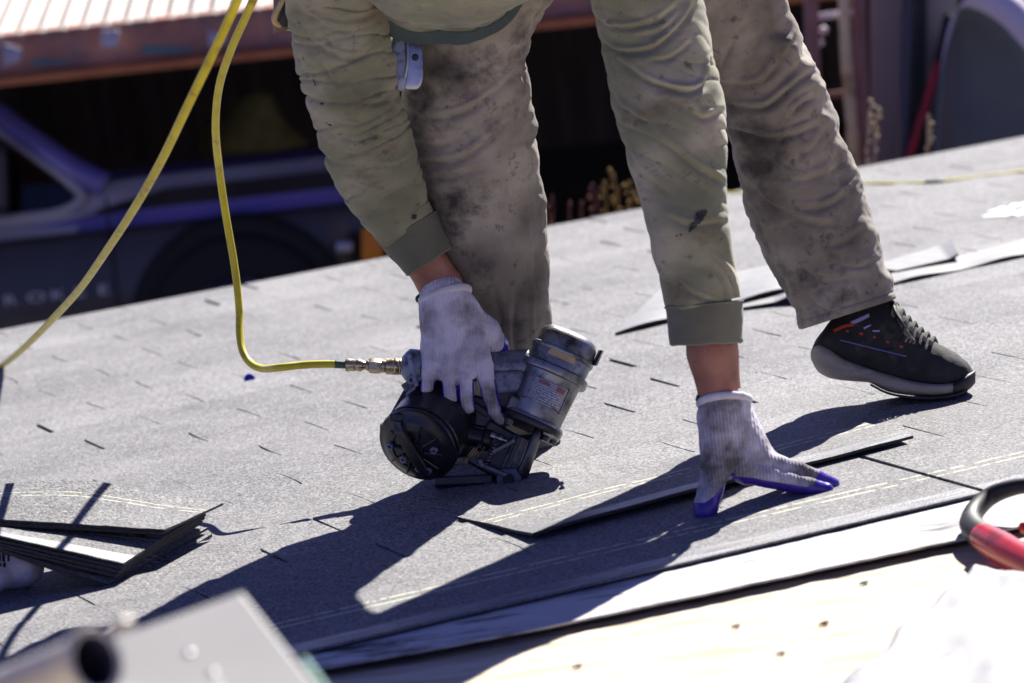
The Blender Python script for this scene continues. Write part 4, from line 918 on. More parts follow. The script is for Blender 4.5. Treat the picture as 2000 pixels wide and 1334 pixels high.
# wrinkled white wrapper sheet
gx, gy = 44, 34
C4 = [onply(1905, 1108, .03), onply(2160, 1150, .03), onply(1560, 1420, .012), onply(2160, 1560, .012)]
G = bilin(C4[0], C4[1], C4[2], C4[3], gx, gy)
s = np.linspace(0, 1, gx)[:, None]; q = np.linspace(0, 1, gy)[None]
G = G+(.005*noise(s*3, q*4, 8)+.0022*noise(s*9+q*3, q*7, 3)+.0012*np.abs(noise(s*18, q*20, 1))+.004)[..., None]*N+(.02*noise(q*6, s*.1, 2)*(1-s))[..., None]*U
v, f = slab(G, -N*.0008); sheet_o = mk('wrapper_sheet', v, [k[::-1] for k in f], MT['paper'], label='wrinkled white wrapper sheet on the plywood at the bottom right corner', cat='wrapper')
for i, (x, y, l) in enumerate(((1612, 1217, 'curled brown chip on the plywood in front of the white sheet'), (1690, 1138, 'tiny green chip on the sunlit plywood'), (1528, 1275, 'pale sliver on the sunlit plywood left of the white sheet'), (1130, 1300, 'pale sliver at the edge of the shadow on the plywood'), (1440, 1222, 'faint chip on the plywood below the white strip'))):
    c = onply(x, y, .003); mk('wood_chip', *tube(np.array([c-U*.010, c+N*.001, c+U*.009+V*.006]), [.001, .0032, .001], 5), MT['leather'] if i == 0 else (MT['glass_green'] if i == 1 else MT['crumb']), label=l, cat='chip', group='chips on the plywood')

# ================================================================== blurred things near the lens
DF_ = 2.95
def fp(x, y, D): return at(np.array([x, y, 0.0]), D)
T = [fp(474, 1152, 2.98), fp(690, 1430, 2.7), fp(300, 1640, 2.5), fp(60, 1300, 2.9)]
Tm = np.array(T); bot = np.array([p-N*(.36) for p in Tm])
bxr = empty('metal_box', bot.mean(0), 'blurred pale grey metal box top close to the camera', 'box')
v = np.vstack([Tm, Tm-N*.012]); mk('lid', v, [(3, 2, 1, 0), (4, 5, 6, 7), (0, 1, 5, 4), (1, 2, 6, 5), (2, 3, 7, 6), (3, 0, 4, 7)], MT['greybox'], bxr, smooth=False, bevel=.004)
cen_ = Tm.mean(0); In = cen_+(Tm-cen_)*.96
v = np.vstack([In-N*.012, In-N*.36]); mk('body', v, [(0, 1, 5, 4), (1, 2, 6, 5), (2, 3, 7, 6), (3, 0, 4, 7), (4, 5, 6, 7)], MT['greybox'], bxr, smooth=False)
e0, e1 = fp(588, 1286, 2.848), fp(668, 1400, 2.73); mk('edge_tape', *box((e0+e1)/2-N*.006+U*.003, (e1-e0)/2, U*.0016, N*.0065), MT['glass_green'], bxr, smooth=False)
for i, (x, y) in enumerate(((415, 1316), (368, 1278))):
    d_ = 2.86
    pln = norm(np.cross(Tm[1]-Tm[0], Tm[3]-Tm[0])); r_ = raydir(x, y); t_ = ((Tm[0]-CAM)@pln)/(r_@pln); c = CAM+r_*t_
    ph = np.linspace(0, 2*math.pi, 14, endpoint=False); e1_ = norm(Tm[1]-Tm[0]); e2_ = np.cross(pln, e1_)*1.0; up_ = pln if pln[2] > 0 else -pln
    mk('rivet', *grid_tube(np.array([[c+up_*d+(e1_*math.cos(a)+e2_*math.sin(a))*rr for a in ph] for rr, d in ((.0045, 0), (.0042, .0012), (.0028, .0022), (.0006, .0027))])), MT['chrome'], bxr)
# pipe lying on the box, its dark mouth to the right
pp = empty('metal_pipe', fp(100, 1400, 2.8)-N*.03, 'blurred weathered metal pipe with a dark open mouth at the lower left', 'pipe')
p0, p1 = fp(188, 1290, 2.70), fp(-120, 1450, 2.55); ad = norm(p1-p0+CF*.10); e1_ = norm(np.cross(ad, N)); e2_ = np.cross(ad, e1_); ph = np.linspace(0, 2*math.pi, 36, endpoint=False)
ad_ = norm(np.array(p0-p1)-CF*.30); q1 = norm(np.cross(ad_, N)); q2 = np.cross(ad_, q1)
Rp = lambda r, d: np.array([p0-ad_*d+(q1*math.cos(a)*.82+q2*math.sin(a))*r for a in ph])
v, f = grid_tube(np.array([Rp(.0215, .002), Rp(.0262, -.001), Rp(.0275, .002), Rp(.0275, .008), Rp(.024, .012), Rp(.023, .05), Rp(.023, .30)]), False); mk('tube', v, f, MT['pipe'], pp)
v, f = grid_tube(np.array([Rp(.0217, .0025), Rp(.0208, .01), Rp(.0208, .30)]), False); mk('bore', v, [q_[::-1] for q_ in f], MT['pipe_in'], pp)
c = fp(240, 1222, 2.74); mk('rim_lug', *tube(np.array([c-U*.008, c+U*.008]), .006, 12), MT['pipe'], pp)

# ================================================================== the worker
DA = 5.5
person = empty('person', onroof(1350, 800), 'worker bent over in olive shirt, grey trousers and white and purple gloves', 'person')
# ---- one continuous body under the clothes (picture axes at DA)
S = SDF((560, -470, -980), (1760, 860, 560), 11)
R_sh, L_sh = (688, -150, -250), (1222, -140, -350)
S.cap((1190, -330, -40), (1120, -290, -90), 110, 120, 30).cap((1120, -290, -90), (960, -215, -250), 125, 130, 30).cap(R_sh, L_sh, 60, 60, 40)
S.cap((960, -190, -330), (935, -185, -520), 58, 55, 30)
S.cap((930, -200, -620), (925, -175, -720), 92, 74, 20).cap((928, -120, -730), (930, -105, -745), 16, 12, 6)      # head, nose
S.cap((1015, -200, -630), (1020, -190, -632), 14, 16, 5).cap((842, -200, -630), (838, -190, -632), 14, 16, 5)        # ears
S.chain([R_sh+(56,), (672, 60, -180, 52), (716, 280, -66, 46), (776, 425, 70, 42), (862, 560, 122, 43), (872, 605, 118, 36)], 12)
S.chain([L_sh+(58,), (1345, 280, -410, 48), (1392, 690, -440, 50), (1412, 800, -438, 41)], 12)
S.chain([(1080, -300, -50, 100), (965, -60, -10, 84), (915, 100, 45, 74), (935, 230, 100, 62), (982, 560, 270, 56), (1000, 830, 395, 40)], 16)
S.chain([(1290, -300, -50, 100), (1390, -60, 70, 84), (1450, 90, 150, 70), (1492, 190, 205, 64), (1570, 400, 290, 58), (1622, 550, 325, 36)], 16)
v, F = S.mesh(); v = laplace(v, F, 3, .4)
body = mk('body', at(v, DA), F, MT['skin'], person)
sub = body.modifiers.new('smooth', 'SUBSURF'); sub.levels = 1; sub.render_levels = 1
# cap
S = SDF((800, -340, -760), (1060, -60, -490), 9); S.cap((930, -215, -610), (926, -190, -720), 102, 82, 15); v, F = S.mesh()
keep = v[:, 1] < -195; Fk = [q for q in F if keep[q].all()]
used = sorted({int(i) for q in Fk for i in q}); rm = {u: i for i, u in enumerate(used)}
mk('cap', at(v[used], DA), [[rm[int(i)] for i in q] for q in Fk], MT['navy'], person)

# ---- cloth tubes
def cloth(rows, n, m_, sq=2.2):
    R = resample(np.array(rows, float), n); t = np.gradient(R[:, :2], axis=0); t /= np.linalg.norm(t, axis=1)[:, None]
    # smooth tangents
    for _ in range(6): t[1:-1] = (t[:-2]+t[1:-1]*2+t[2:])/4
    t /= np.linalg.norm(t, axis=1)[:, None]
    p = np.stack([-t[:, 1], t[:, 0]], -1)*-1
    th = np.linspace(0, 2*math.pi, m_, endpoint=False); c, s_ = np.cos(th), np.sin(th); r = (np.abs(c)**sq+np.abs(s_)**sq)**(-1/sq)
    P = np.zeros((n, m_, 3)); Nn = np.zeros((n, m_, 3))
    for i in range(n):
        hw = R[i, 2]; rt = R[i, 4]
        P[i, :, 0] = R[i, 0]+hw*r*c*p[i, 0]; P[i, :, 1] = R[i, 1]+hw*r*c*p[i, 1]; P[i, :, 2] = R[i, 3]+hw*rt*r*s_
        Nn[i, :, 0] = c*p[i, 0]; Nn[i, :, 1] = c*p[i, 1]; Nn[i, :, 2] = s_
    arc = np.concatenate([[0], np.cumsum(np.linalg.norm(np.diff(R[:, :2], axis=0), axis=1))])
    return P, Nn, arc, th, R
def pdist(X, Y, poly, n=60):
    q = resample(np.array(poly, float), n); d = np.full(X.shape, 1e9); T = np.zeros(X.shape); sd = np.zeros(X.shape)
    for i, (a, b) in enumerate(zip(q[:-1], q[1:])):
        e = b-a; L = e@e+1e-9; t = np.clip(((X-a[0])*e[0]+(Y-a[1])*e[1])/L, 0, 1)
        h = np.hypot(X-a[0]-t*e[0], Y-a[1]-t*e[1]); k = h < d
        d = np.where(k, h, d); T = np.where(k, (i+t)/(n-1), T); sd = np.where(k, np.sign((X-a[0])*e[1]-(Y-a[1])*e[0]), sd)
    return d, T, sd
def crease(P, Nn, D, poly, depth, w, ridge=.7):
    front = np.clip((.35-Nn[..., 2])/.5, 0, 1); d, T, sd = pdist(P[..., 0], P[..., 1], poly)
    # an overhanging fold: steep under the roll on one side, a long slack slope on the other, fading at both ends
    w = w*.8; tp = np.sin(np.pi*np.clip(T, .02, .98))**.6*(1+.35*noise(T*6, depth, w)); up = sd > 0 if (np.array(poly)[-1]-np.array(poly)[0])[0] > 0 else sd < 0
    D += 1.15*tp*front*(-depth*np.exp(-(d/np.where(up, w*.7, w*1.5))**2)+depth*ridge*np.where(up, np.exp(-((d-1.7*w)/(1.1*w))**2), .25*np.exp(-((d-3.2*w)/(2.2*w))**2)))
def ridged(n_): return .55*(2*np.minimum(np.abs(n_)*1.6, 1)-1)-1.0*np.exp(-(n_/.10)**2)+.35

def finish(P, D, Nn): return P+Nn*D[..., None]
shirt = None
parts = MB()
# image-left sleeve (his right arm)
rows = [(690, -190, 112, -250.0, 1.0), (676, -110, 114, -231.1, 1), (662, -30, 104, -212.1, 1), (664, 40, 98, -189.0, 0.98), (676, 120, 95, -157.0, 0.95), (697, 205, 91, -121.5, 0.95), (722, 290, 88, -62.7, 0.95), (750, 365, 77, -1.2, 0.95), (778, 420, 66, 52.0, 0.95), (800, 449, 60, 80.0, 0.95)]
P, Nn, arc, th, R = cloth(rows, 260, 150)
a = arc[:, None]; T_ = th[None]
wx = 14*noise(a/70, np.cos(T_)*1.2, np.sin(T_)*1.2)
f1 = ridged(noise((a+wx+16*np.sin(T_))/26, np.cos(T_)*.42+3, np.sin(T_)*.42))
f2 = noise((a-wx*.8+30*np.cos(T_+.6))/15, np.cos(T_)*.7, np.sin(T_)*.7+7)
env = np.interp(arc, [0, 200, 330, 480, 560, 640, 670], [.5, .6, .9, 1, .9, .5, .1])[:, None]
D = env*(4.6*f1+2.4*f2)+4*noise(a/90, np.cos(T_)*1.5, np.sin(T_)*1.5+2)
for poly, d_, w_ in (([(577, 8), (624, 45), (680, 60), (730, 50)], 6, 6), ([(588, 66), (650, 105), (702, 111), (750, 70)], 9, 6), ([(600, 20), (640, 80), (668, 120)], 5, 5), ([(606, 86), (636, 140), (664, 168)], 5, 5), ([(612, 20), (690, 35), (740, 20)], 7, 6), ([(770, 180), (740, 200), (700, 202)], 6, 6), ([(790, 245), (760, 262), (716, 264)], 6, 6), ([(810, 300), (776, 322), (730, 324)], 6, 6)):
    crease(P, Nn, D, poly, d_, w_)
v, f = grid_tube(finish(P, D, Nn), False); parts.add(at(v, DA), f)
# image-right sleeve (his left arm)
DL = 5.15
rows = [(1225, -200, 118, 95.0, 1.0), (1238, -110, 116, 91.5, 1), (1258, -20, 106, 88.1, 1), (1279, 70, 105, 82.9, 0.95), (1293, 150, 107, 66.1, 0.95), (1312, 230, 107, 49.2, 0.95), (1322, 305, 97, 32.6, 0.95), (1333, 375, 85, 16.9, 0.95), (1345, 450, 79, 0.0, 0.95), (1360, 525, 75, 0.0, 0.95), (1370, 570, 74, 0.0, 0.95), (1376, 596, 72, 0.0, 0.95)]
P, Nn, arc, th, R = cloth(rows, 260, 150)
a = arc[:, None]; wx = 18*noise(a/80, np.cos(T_)*1.2, np.sin(T_)*1.2+4)
f1 = ridged(noise((a+wx-70*np.cos(T_))/52, np.cos(T_)*.45+3, np.sin(T_)*.45+1)); f2 = noise((a-wx-90*np.cos(T_))/26, np.cos(T_)*.8, np.sin(T_)*.8+9)
env = np.interp(arc, [0, 250, 420, 600, 780, 800], [.5, .5, .8, .7, .5, .1])[:, None]
D = env*(2.2*f1+1.8*f2)+4*noise(a/90, np.cos(T_)*1.5, np.sin(T_)*1.5+12)
for poly, d_, w_ in (([(1160, 28), (1189, 51), (1236, 53), (1287, 37), (1330, 2)], 9, 5.5), ([(1174, 78), (1202, 99), (1243, 102), (1287, 88), (1337, 40), (1360, 0)], 11, 6), ([(1198, 109), (1256, 152), (1304, 172), (1347, 178), (1376, 166), (1387, 135), (1386, 105)], 11, 6), ([(1179, 111), (1199, 189), (1236, 223), (1275, 245)], 7, 6), ([(1324, 189), (1371, 229), (1414, 214)], 6, 7), ([(1270, 250), (1337, 310), (1388, 344), (1412, 360)], 6, 7), ([(1216, 280), (1256, 337), (1304, 378)], 5, 7), ([(1245, 70), (1290, 62), (1325, 30)], 6, 5), ([(1270, 118), (1310, 112), (1350, 80)], 5, 5), ([(1311, 533), (1341, 563), (1370, 581), (1398, 590)], 5, 5), ([(1385, 512), (1408, 544), (1421, 590)], 5, 5), ([(1398, 500), (1424, 540), (1438, 585)], 4, 4), ([(1300, 420), (1350, 440), (1420, 432)], 4, 7)):
    crease(P, Nn, D, poly, d_, w_)
v, f = grid_tube(finish(P, D, Nn), False); parts.add(at(v, DL), f)
# trunk of the shirt; its hem hangs open towards the legs
rows = np.array([(862, -112, 174, 199, -199), (864, -120, 178, 182, -221), (868, -128, 190, 179, -265), (876, -140, 212, 178, -335), (905, -165, 262, 170, -440), (930, -185, 268, 150, -545), (940, -195, 200, 118, -645), (940, -198, 96, 76, -705)], float)
Rr = resample(rows, 90); th = np.linspace(0, 2*math.pi, 200, endpoint=False); sq = 2.5
c, s_ = np.cos(th), np.sin(th); r = (np.abs(c)**sq+np.abs(s_)**sq)**(-1/sq)
P = np.stack([Rr[:, 0:1]+Rr[:, 2:3]*r*c, Rr[:, 1:2]+Rr[:, 3:4]*r*s_, np.broadcast_to(Rr[:, 4:5], (90, 200))], -1)
dr = np.stack([c, s_, 0*c], -1)[None]
i_ = np.arange(90)[:, None]
D = 5*noise(c[None]*2.4, s_[None]*2.4, i_/26)+3*ridged(noise(c[None]*3+i_/40, s_[None]*3, i_/18+4))*np.minimum(1, i_/12)+2.2*noise(c[None]*9, s_[None]*9, 2)*np.exp(-i_/6)
P = P+dr*D[..., None]
v, f = grid_tube(P, False); parts.add(at(v, DA), f)
# shoulder blobs close the joins
for c0, c1, r0, D_ in (((700, -190, -255), (820, -200, -320), 112, DA), ((1222, -190, -340), (1080, -200, -330), 112, DA)):
    S = SDF((540, -360, -640), (1400, -40, 20), 12); S.cap(c0, c1, r0, r0+10, 5); v, F = S.mesh(); parts.add(at(v, D_), F.tolist())
shirt = mk('shirt', parts.V(), parts.f, MT['shirt'], person)
so = shirt.modifiers.new('cloth', 'SOLIDIFY'); so.thickness = .0015; so.offset = 0
hr = P[0:14]+0; hr = hr+dr*np.interp(np.arange(14), [0, 1, 12, 13], [1.5, 3.5, 3.5, .5])[:, None, None]
v, f = grid_tube(hr, False); hm = mk('hem', at(v, DA), f, MT['hem'], shirt); so = hm.modifiers.new('cloth', 'SOLIDIFY'); so.thickness = .002; so.offset = 0
# rib cuffs
def cuff(rows, D_, seed):
    P, Nn, arc, th, R = cloth(rows, 60, 130, 2.1); a = arc[:, None]
    D = 1.4*noise(a/24, np.cos(th)*2.2+seed, np.sin(th)*2.2)+.5*np.cos(th*65)[None]
    D[:3] += np.array([3.0, 2.6, 1.2])[:, None]; D[-2:] += np.array([1.0, -1.5])[:, None]; P = finish(P, D, Nn)
    P[-8:, :, 1] += (2.2*noise(np.cos(th)*2, np.sin(th)*2, seed))[None]
    v, f = grid_tube(P, False); o = mk('cuff', at(v, D_), f, MT['ribcuff'], person); s_ = o.modifiers.new('cloth', 'SOLIDIFY'); s_.thickness = .0025; s_.offset = -1
cuff([(796, 443, 61, 80, .95), (806, 460, 59, 86, .95), (822, 485, 53, 92, .95), (838, 510, 48, 97, .95)], DA, 3)
cuff([(1375, 592, 72, 0, .95), (1377, 615, 71, 0, .95), (1378, 645, 69.5, 0, .95), (1379, 670, 68, 0, .95)], DL, 8)

# ---- trousers
tb = MB(); DT = 5.9
def leg(rows, n, creases, seed, env, seam, D_, rolls=()):
    P, Nn, arc, th, R = cloth(rows, n, 170, 2.15)
    a = arc[:, None]; T_ = th[None]; wx = 26*noise(a/110, np.cos(T_)*1.1, np.sin(T_)*1.1+seed)
    f1 = ridged(noise((a+wx+60*np.cos(T_))/70, np.cos(T_)*.5+seed, np.sin(T_)*.5)); f2 = noise((a-wx-30*np.cos(T_))/30, np.cos(T_)*1.0, np.sin(T_)*1.0+seed); f3 = noise(a/13, np.cos(T_)*6, np.sin(T_)*6+seed)
    E_ = np.interp(arc/arc[-1], *zip(*env))[:, None]
    D = E_*(3.6*f1+3.4*f2)+1.0*f3+1.0*E_*noise(a/9, np.cos(T_)*2.2, np.sin(T_)*2.2+seed+8)+5*noise(a/100, np.cos(T_)*1.4, np.sin(T_)*1.4+seed+3)
    for poly, d_, w_ in creases: crease(P, Nn, D, poly, d_, w_)
    for sm in seam:                # felled seam: a proud double ridge with puckers
        front = np.clip((.4-Nn[..., 2])/.5, 0, 1); d = pdist(P[..., 0], P[..., 1], sm)[0]; pk = 1+.5*np.sin(P[..., 1]/3.4)*(d < 14)
        D += front*pk*(1.8*np.exp(-(d/4.5)**4)-1.6*np.exp(-((d-7.5)/2)**2))
    for bx_, by_, br_, bh_ in rolls:
        D += bh_*np.clip((.5-Nn[..., 2])/.4, 0, 1)*np.exp(-((P[..., 0]-bx_)/(br_*1.25))**2-((P[..., 1]-by_-.35*(P[..., 0]-bx_))/br_)**2)
    D[-1] -= 5; D[-2] += 1.0; D[-6:-2] += 2.0; D[-8] -= 1.5
    P = finish(P, D, Nn); v, f = grid_tube(P, False); tb.add(at(v, D_), f); return P
leg([(1075, -300, 165, -565.4, 1.0), (1010, -160, 150, -565.4, 1), (945, -30, 128, -524.2, 0.95), (908, 100, 121, -483.0, 0.95), (913, 200, 126, -441.7, 0.92), (931, 300, 118, -400.5, 0.95), (949, 400, 114, -341.6, 0.95), (964, 500, 108, -282.7, 0.95), (978, 600, 97, -223.8, 0.95), (985, 700, 90, -172.0, 0.95), (992, 780, 90, -130.5, 0.95), (998, 850, 92, -94.2, 1)], 230,
    [([(786, 208), (837, 230), (912, 215), (987, 161), (1015, 122)], 10, 7), ([(806, 314), (875, 316), (931, 292), (990, 238)], 11, 7), ([(826, 350), (880, 346), (955, 324)], 7, 7), ([(890, 150), (950, 130), (1005, 90)], 6, 8), ([(792, 270), (840, 285), (880, 280)], 6, 6), ([(965, 560), (985, 640), (975, 700)], 7, 8), ([(1010, 560), (1000, 640), (1008, 700)], 6, 7)], 2, [(0, .6), (.3, .7), (.5, .9), (.65, .35), (.85, .45), (1, .3)], [[(1013, 50), (1014, 210), (1022, 337), (1036, 498), (1040, 660), (1040, 800)]], DT, [(1022, 90, 14, 4), (1042, 300, 14, 4), (1052, 390, 12, 4)])
leg([(1300, -300, 165, -530.1, 1.0), (1350, -160, 140, -461.4, 1), (1398, -60, 125, -412.3, 0.95), (1432, 30, 108, -365.6, 0.95), (1468, 110, 106, -324.2, 0.95), (1502, 190, 106, -282.7, 0.95), (1522, 240, 106, -262.1, 0.95), (1549, 320, 109, -229.1, 0.95), (1572, 390, 114, -200.3, 0.95), (1594, 450, 110, -184.4, 0.95), (1622, 520, 103, -165.9, 0.95), (1643, 570, 98, -152.7, 0.95), (1657, 613, 97, -141.4, 1)], 240,
    [([(1412, 206), (1487, 211), (1525, 188), (1570, 146), (1582, 135)], 13, 7), ([(1424, 251), (1510, 271), (1562, 256), (1604, 238)], 12, 7), ([(1394, 161), (1469, 166), (1510, 136), (1523, 98)], 9, 7), ([(1590, 185), (1560, 205), (1540, 232)], 9, 6), ([(1612, 250), (1590, 285), (1560, 300)], 8, 7), ([(1540, 405), (1600, 406), (1640, 388), (1664, 362)], 8, 7), ([(1510, 335), (1570, 350), (1640, 325)], 6, 8), ([(1443, 332), (1497, 394), (1571, 431), (1640, 440)], 8, 7), ([(1690, 440), (1650, 470), (1600, 480)], 6, 7), ([(1530, 500), (1600, 545), (1680, 540)], 6, 8), ([(1562, 560), (1600, 600), (1640, 610)], 6, 7), ([(1548, 70), (1530, 110), (1545, 130)], 8, 5), ([(1712, 505), (1680, 520), (1640, 515)], 5, 6)], 5, [(0, .5), (.35, .8), (.5, 1.25), (.7, .8), (.85, .55), (1, .35)], [[(1412, 312), (1456, 374), (1489, 431), (1522, 514), (1550, 563), (1566, 650)]], DT, [(1512, 30, 16, 7), (1536, 92, 18, 12), (1562, 132, 16, 12), (1588, 172, 17, 13), (1608, 232, 16, 9), (1634, 292, 15, 7), (1660, 372, 14, 8), (1690, 452, 15, 7), (1735, 545, 14, 8)])
S = SDF((930, -490, -720), (1460, -160, -360), 10); S.cap((1090, -330, -540), (1290, -330, -540), 140, 140, 20); v, F = S.mesh(); tb.add(at(v, DT), F.tolist())
tro = mk('trousers', tb.V(), tb.f, MT['trouser'], person); so = tro.modifiers.new('cloth', 'SOLIDIFY'); so.thickness = .002; so.offset = 0

# ---- gloves
def glove(S, D_, coat, soil, label=None):
    v, F = S.mesh(); v = laplace(v, F, 2, .45)
    e1 = v[F[:, 1]]-v[F[:, 0]]; e2 = v[F[:, 3]]-v[F[:, 0]]; fn = np.cross(e1, e2); vn = np.zeros_like(v)
    for k in range(4): np.add.at(vn, F[:, k], fn)
    vn /= np.linalg.norm(vn, axis=1)[:, None]+1e-9
    v = v+vn*(.7*noise(v[:, 0]/14, v[:, 1]/10, v[:, 2]/14)+1.0*noise(v[:, 0]/30, v[:, 1]/30, v[:, 2]/30))[:, None]
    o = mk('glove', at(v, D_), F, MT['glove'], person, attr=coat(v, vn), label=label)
    at2 = o.data.attributes.new('soil', 'FLOAT', 'POINT'); at2.data.foreach_set('value', soil(v))
    return o
# his right hand, fingers closed over the handle
S = SDF((780, 540, -110), (1030, 850, 120), 2.6)
S.cap((868, 585, -4), (872, 625, -6), 49, 50, 10)
for a_, b_, r0, r1 in (((852, 605, -6), (842, 722, -34), 30, 19), ((866, 605, -12), (874, 730, -42), 34, 20), ((888, 605, -12), (908, 730, -42), 36, 20), ((905, 610, -6), (943, 716, -34), 34, 21)): S.cap(a_, b_, r0, r1, 16)
S.cap((845, 680, -22), (925, 670, -26), 21, 24, 14)
for ch in ([(840, 722, -34, 17), (835, 752, -38, 14), (834, 778, -22, 13), (842, 786, 14, 12)], [(875, 726, -42, 17), (879, 764, -46, 14.8), (882, 790, -26, 14), (886, 796, 12, 12)], [(908, 726, -42, 17), (911, 766, -47, 15), (914, 794, -28, 14), (918, 798, 12, 12)], [(944, 714, -34, 19), (954, 762, -38, 16.5), (966, 800, -26, 14.5), (978, 818, -6, 12)]): S.chain(ch, 2.2)
S.chain([(905, 620, 0, 36), (948, 650, 8, 30), (972, 676, 26, 21), (985, 706, 48, 16), (984, 726, 64, 14)], 9)
def coatR(v, vn):
    thumb = np.clip((v[:, 0]-958)/6, 0, 1)*np.clip((v[:, 1]-664)/8, 0, 1)*np.clip((v[:, 2]-2)/8, 0, 1)
    palm = np.clip((v[:, 2]-6)/6, 0, 1)*np.clip((v[:, 1]-650)/10, 0, 1)
    side = np.clip((vn[:, 0]*.8+vn[:, 2]*.6-.55)/.15, 0, 1)*np.clip((v[:, 1]-690)/12, 0, 1)*(v[:, 0] > 930)
    gap = np.clip((np.abs(vn[:, 0])-.72)/.12, 0, 1)*np.clip((v[:, 1]-738)/5, 0, 1)
    return np.clip(thumb+palm+side+gap, 0, 1)
def soilR(v): 
    g = lambda x, y, r: np.exp(-(((v[:, 0]-x)/r)**2+((v[:, 1]-y)/r)**2))
    return -.07+.17*g(897, 692, 13)+.12*g(938, 690, 14)+.10*g(940, 610, 30)+.07*g(905, 612, 30)+.1*g(950, 780, 26)+.06*g(850, 640, 30)
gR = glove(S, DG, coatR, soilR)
# his left hand planted on the roof, fingers spread to the right
S = SDF((1330, 740, -80), (1665, 1045, 190), 2.6)
S.cap((1416, 795, 0), (1416, 830, 2), 48, 49, 10)
for a_, b_, r0, r1 in (((1402, 815, -2), (1460, 920, 4), 40, 25), ((1418, 815, 6), (1490, 903, 20), 40, 24), ((1434, 815, 20), (1497, 897, 50), 36, 22), ((1440, 815, 34), (1488, 890, 80), 32, 20)): S.cap(a_, b_, r0, r1, 16)
S.cap((1405, 870, -4), (1450, 915, 0), 36, 28, 14)
for ch in ([(1460, 918, 4, 26), (1504, 931, 14, 23), (1540, 941, 30, 20), (1580, 950, 42, 18), (1614, 957, 50, 15)], [(1490, 902, 20, 23), (1525, 911, 36, 20), (1560, 920, 52, 18), (1596, 934, 66, 15.5), (1627, 946, 78, 13)], [(1497, 897, 50, 21), (1540, 914, 74, 17), (1572, 934, 92, 14), (1598, 950, 100, 11.5)], [(1488, 890, 80, 19), (1524, 914, 104, 15), (1548, 936, 118, 12.5), (1564, 950, 124, 11)]): S.chain(ch, 4)
S.chain([(1402, 850, -8, 36), (1398, 915, -16, 29), (1386, 962, -26, 23.5), (1379, 990, -34, 22.5), (1376, 1003, -38, 20.5)], 10)
def coatL(v, vn):
    yb = np.interp(v[:, 0], [1340, 1352, 1376, 1396, 1410, 1424, 1440, 1460, 1500, 1540, 1575, 1590, 1600, 1660], [980, 982, 982, 968, 950, 938, 932, 933, 939, 945, 951, 946, 934, 890])
    yb = yb-np.clip((v[:, 2]-30)/30, 0, 1)*14*(v[:, 0] > 1500)
    under = np.clip((vn[:, 1]-.45)/.2, 0, 1)*np.clip((v[:, 1]-900)/14, 0, 1)
    return np.clip(np.clip((v[:, 1]-yb)/4+.5, 0, 1)+under*.9, 0, 1)
def soilL(v):
    g = lambda x, y, r, q=1.0: np.exp(-(((v[:, 0]-x)/r)**2+((v[:, 1]-y)/(r*q))**2))
    return .05+.10*g(1430, 930, 45, .5)+.09*g(1420, 830, 14, 4)+.10*g(1375, 913, 7)+.08*g(1440, 885, 30)+.05*g(1390, 870, 20)-.05*g(1470, 830, 26, 2)
gL = glove(S, DL, coatL, soilL)
# rolled cuffs of the gloves
def roll(cx, cy, hw, ang_, z, D_, ratio, r_, parent, seed):
    th = np.linspace(0, 2*math.pi, 81)[:-1]; ca, sa = math.cos(ang_), math.sin(ang_); loop = []
    for a in th:
        u_, w_ = hw*math.cos(a), hw*.94*math.sin(a)
        loop.append([cx+u_*ca+w_*ratio*(sa), cy+u_*sa-w_*ratio*ca*1.0+1.5*math.sin(2*a+seed), z+w_*.95])
    P = at(np.array(loop), D_); Rg = []
    for i in range(80):
        t = norm(P[(i+1) % 80]-P[i-1]); o_ = norm(P[i]-P.mean(0)); b_ = norm(np.cross(t, o_)); rr = r_*(1+.12*noise(i*.35, seed, 0))
        Rg.append([P[i]+rr*D_/FPX*(o_*math.cos(q)+b_*1.35*math.sin(q)) for q in np.linspace(0, 2*math.pi, 12, endpoint=False)])
    Rg = np.array(Rg); v = Rg.reshape(-1, 3); f = [(i*12+j, i*12+(j+1) % 12, ((i+1) % 80)*12+(j+1) % 12, ((i+1) % 80)*12+j) for i in range(80) for j in range(12)]
    return mk('knit_cuff', v, [q[::-1] for q in f], MT['glovecuff'], parent)
roll(869, 577, 49, -.27, -3, DG, -.20, 6.0, gR, 1)
roll(1415, 783, 50, -.10, 0, DL, -.20, 6.0, gL, 2)
mk('green_thread', *tube(at(resample(np.array([(1362, 781, -14), (1364, 774, 12), (1372, 768, 30)]), 8), DL), 4.0*DL/FPX, 8), MT['green'], gL)
mk('green_thread', *tube(at(resample(np.array([(815, 588, -16), (814, 582, 0), (820, 576, 18)]), 8), DG), 3.0*DG/FPX, 8), MT['green'], gR)

# ---- shoes
DS = 5.78
st = [  # x, top, welt, sole, half depth, depth centre
 (1583, 690, 688, 699, 10, 30), (1590, 668, 672, 717, 24, 28), (1600, 655, 669, 729, 32, 26), (1620, 628, 680, 739, 38, 22), (1645, 600, 699, 743, 41, 18), (1670, 584, 709, 745, 42, 14), (1700, 576, 719, 747, 42, 8), (1722, 576, 727, 760, 43, 4), (1738, 584, 731, 766, 45, 0), (1752, 600, 735, 769, 47, -4), (1776, 626, 742, 772, 50, -9), (1800, 648, 746, 774, 52, -14), (1824, 666, 749, 774, 52, -18), (1848, 678, 748, 772, 48, -23), (1868, 690, 747, 768, 41, -27), (1885, 703, 745, 762, 31, -30), (1897, 716, 742, 754, 19, -32), (1904, 732, 738, 744, 7, -33)]
ST = np.array(st, float); XS = np.linspace(1583.2, 1903.8, 90); STI = np.array([np.interp(XS, ST[:, 0], ST[:, i]) for i in range(6)]).T
for k in (1, 2, 3, 4, 5):
    for _ in range(3): STI[1:-1, k] = (STI[:-2, k]+2*STI[1:-1, k]+STI[2:, k])/4
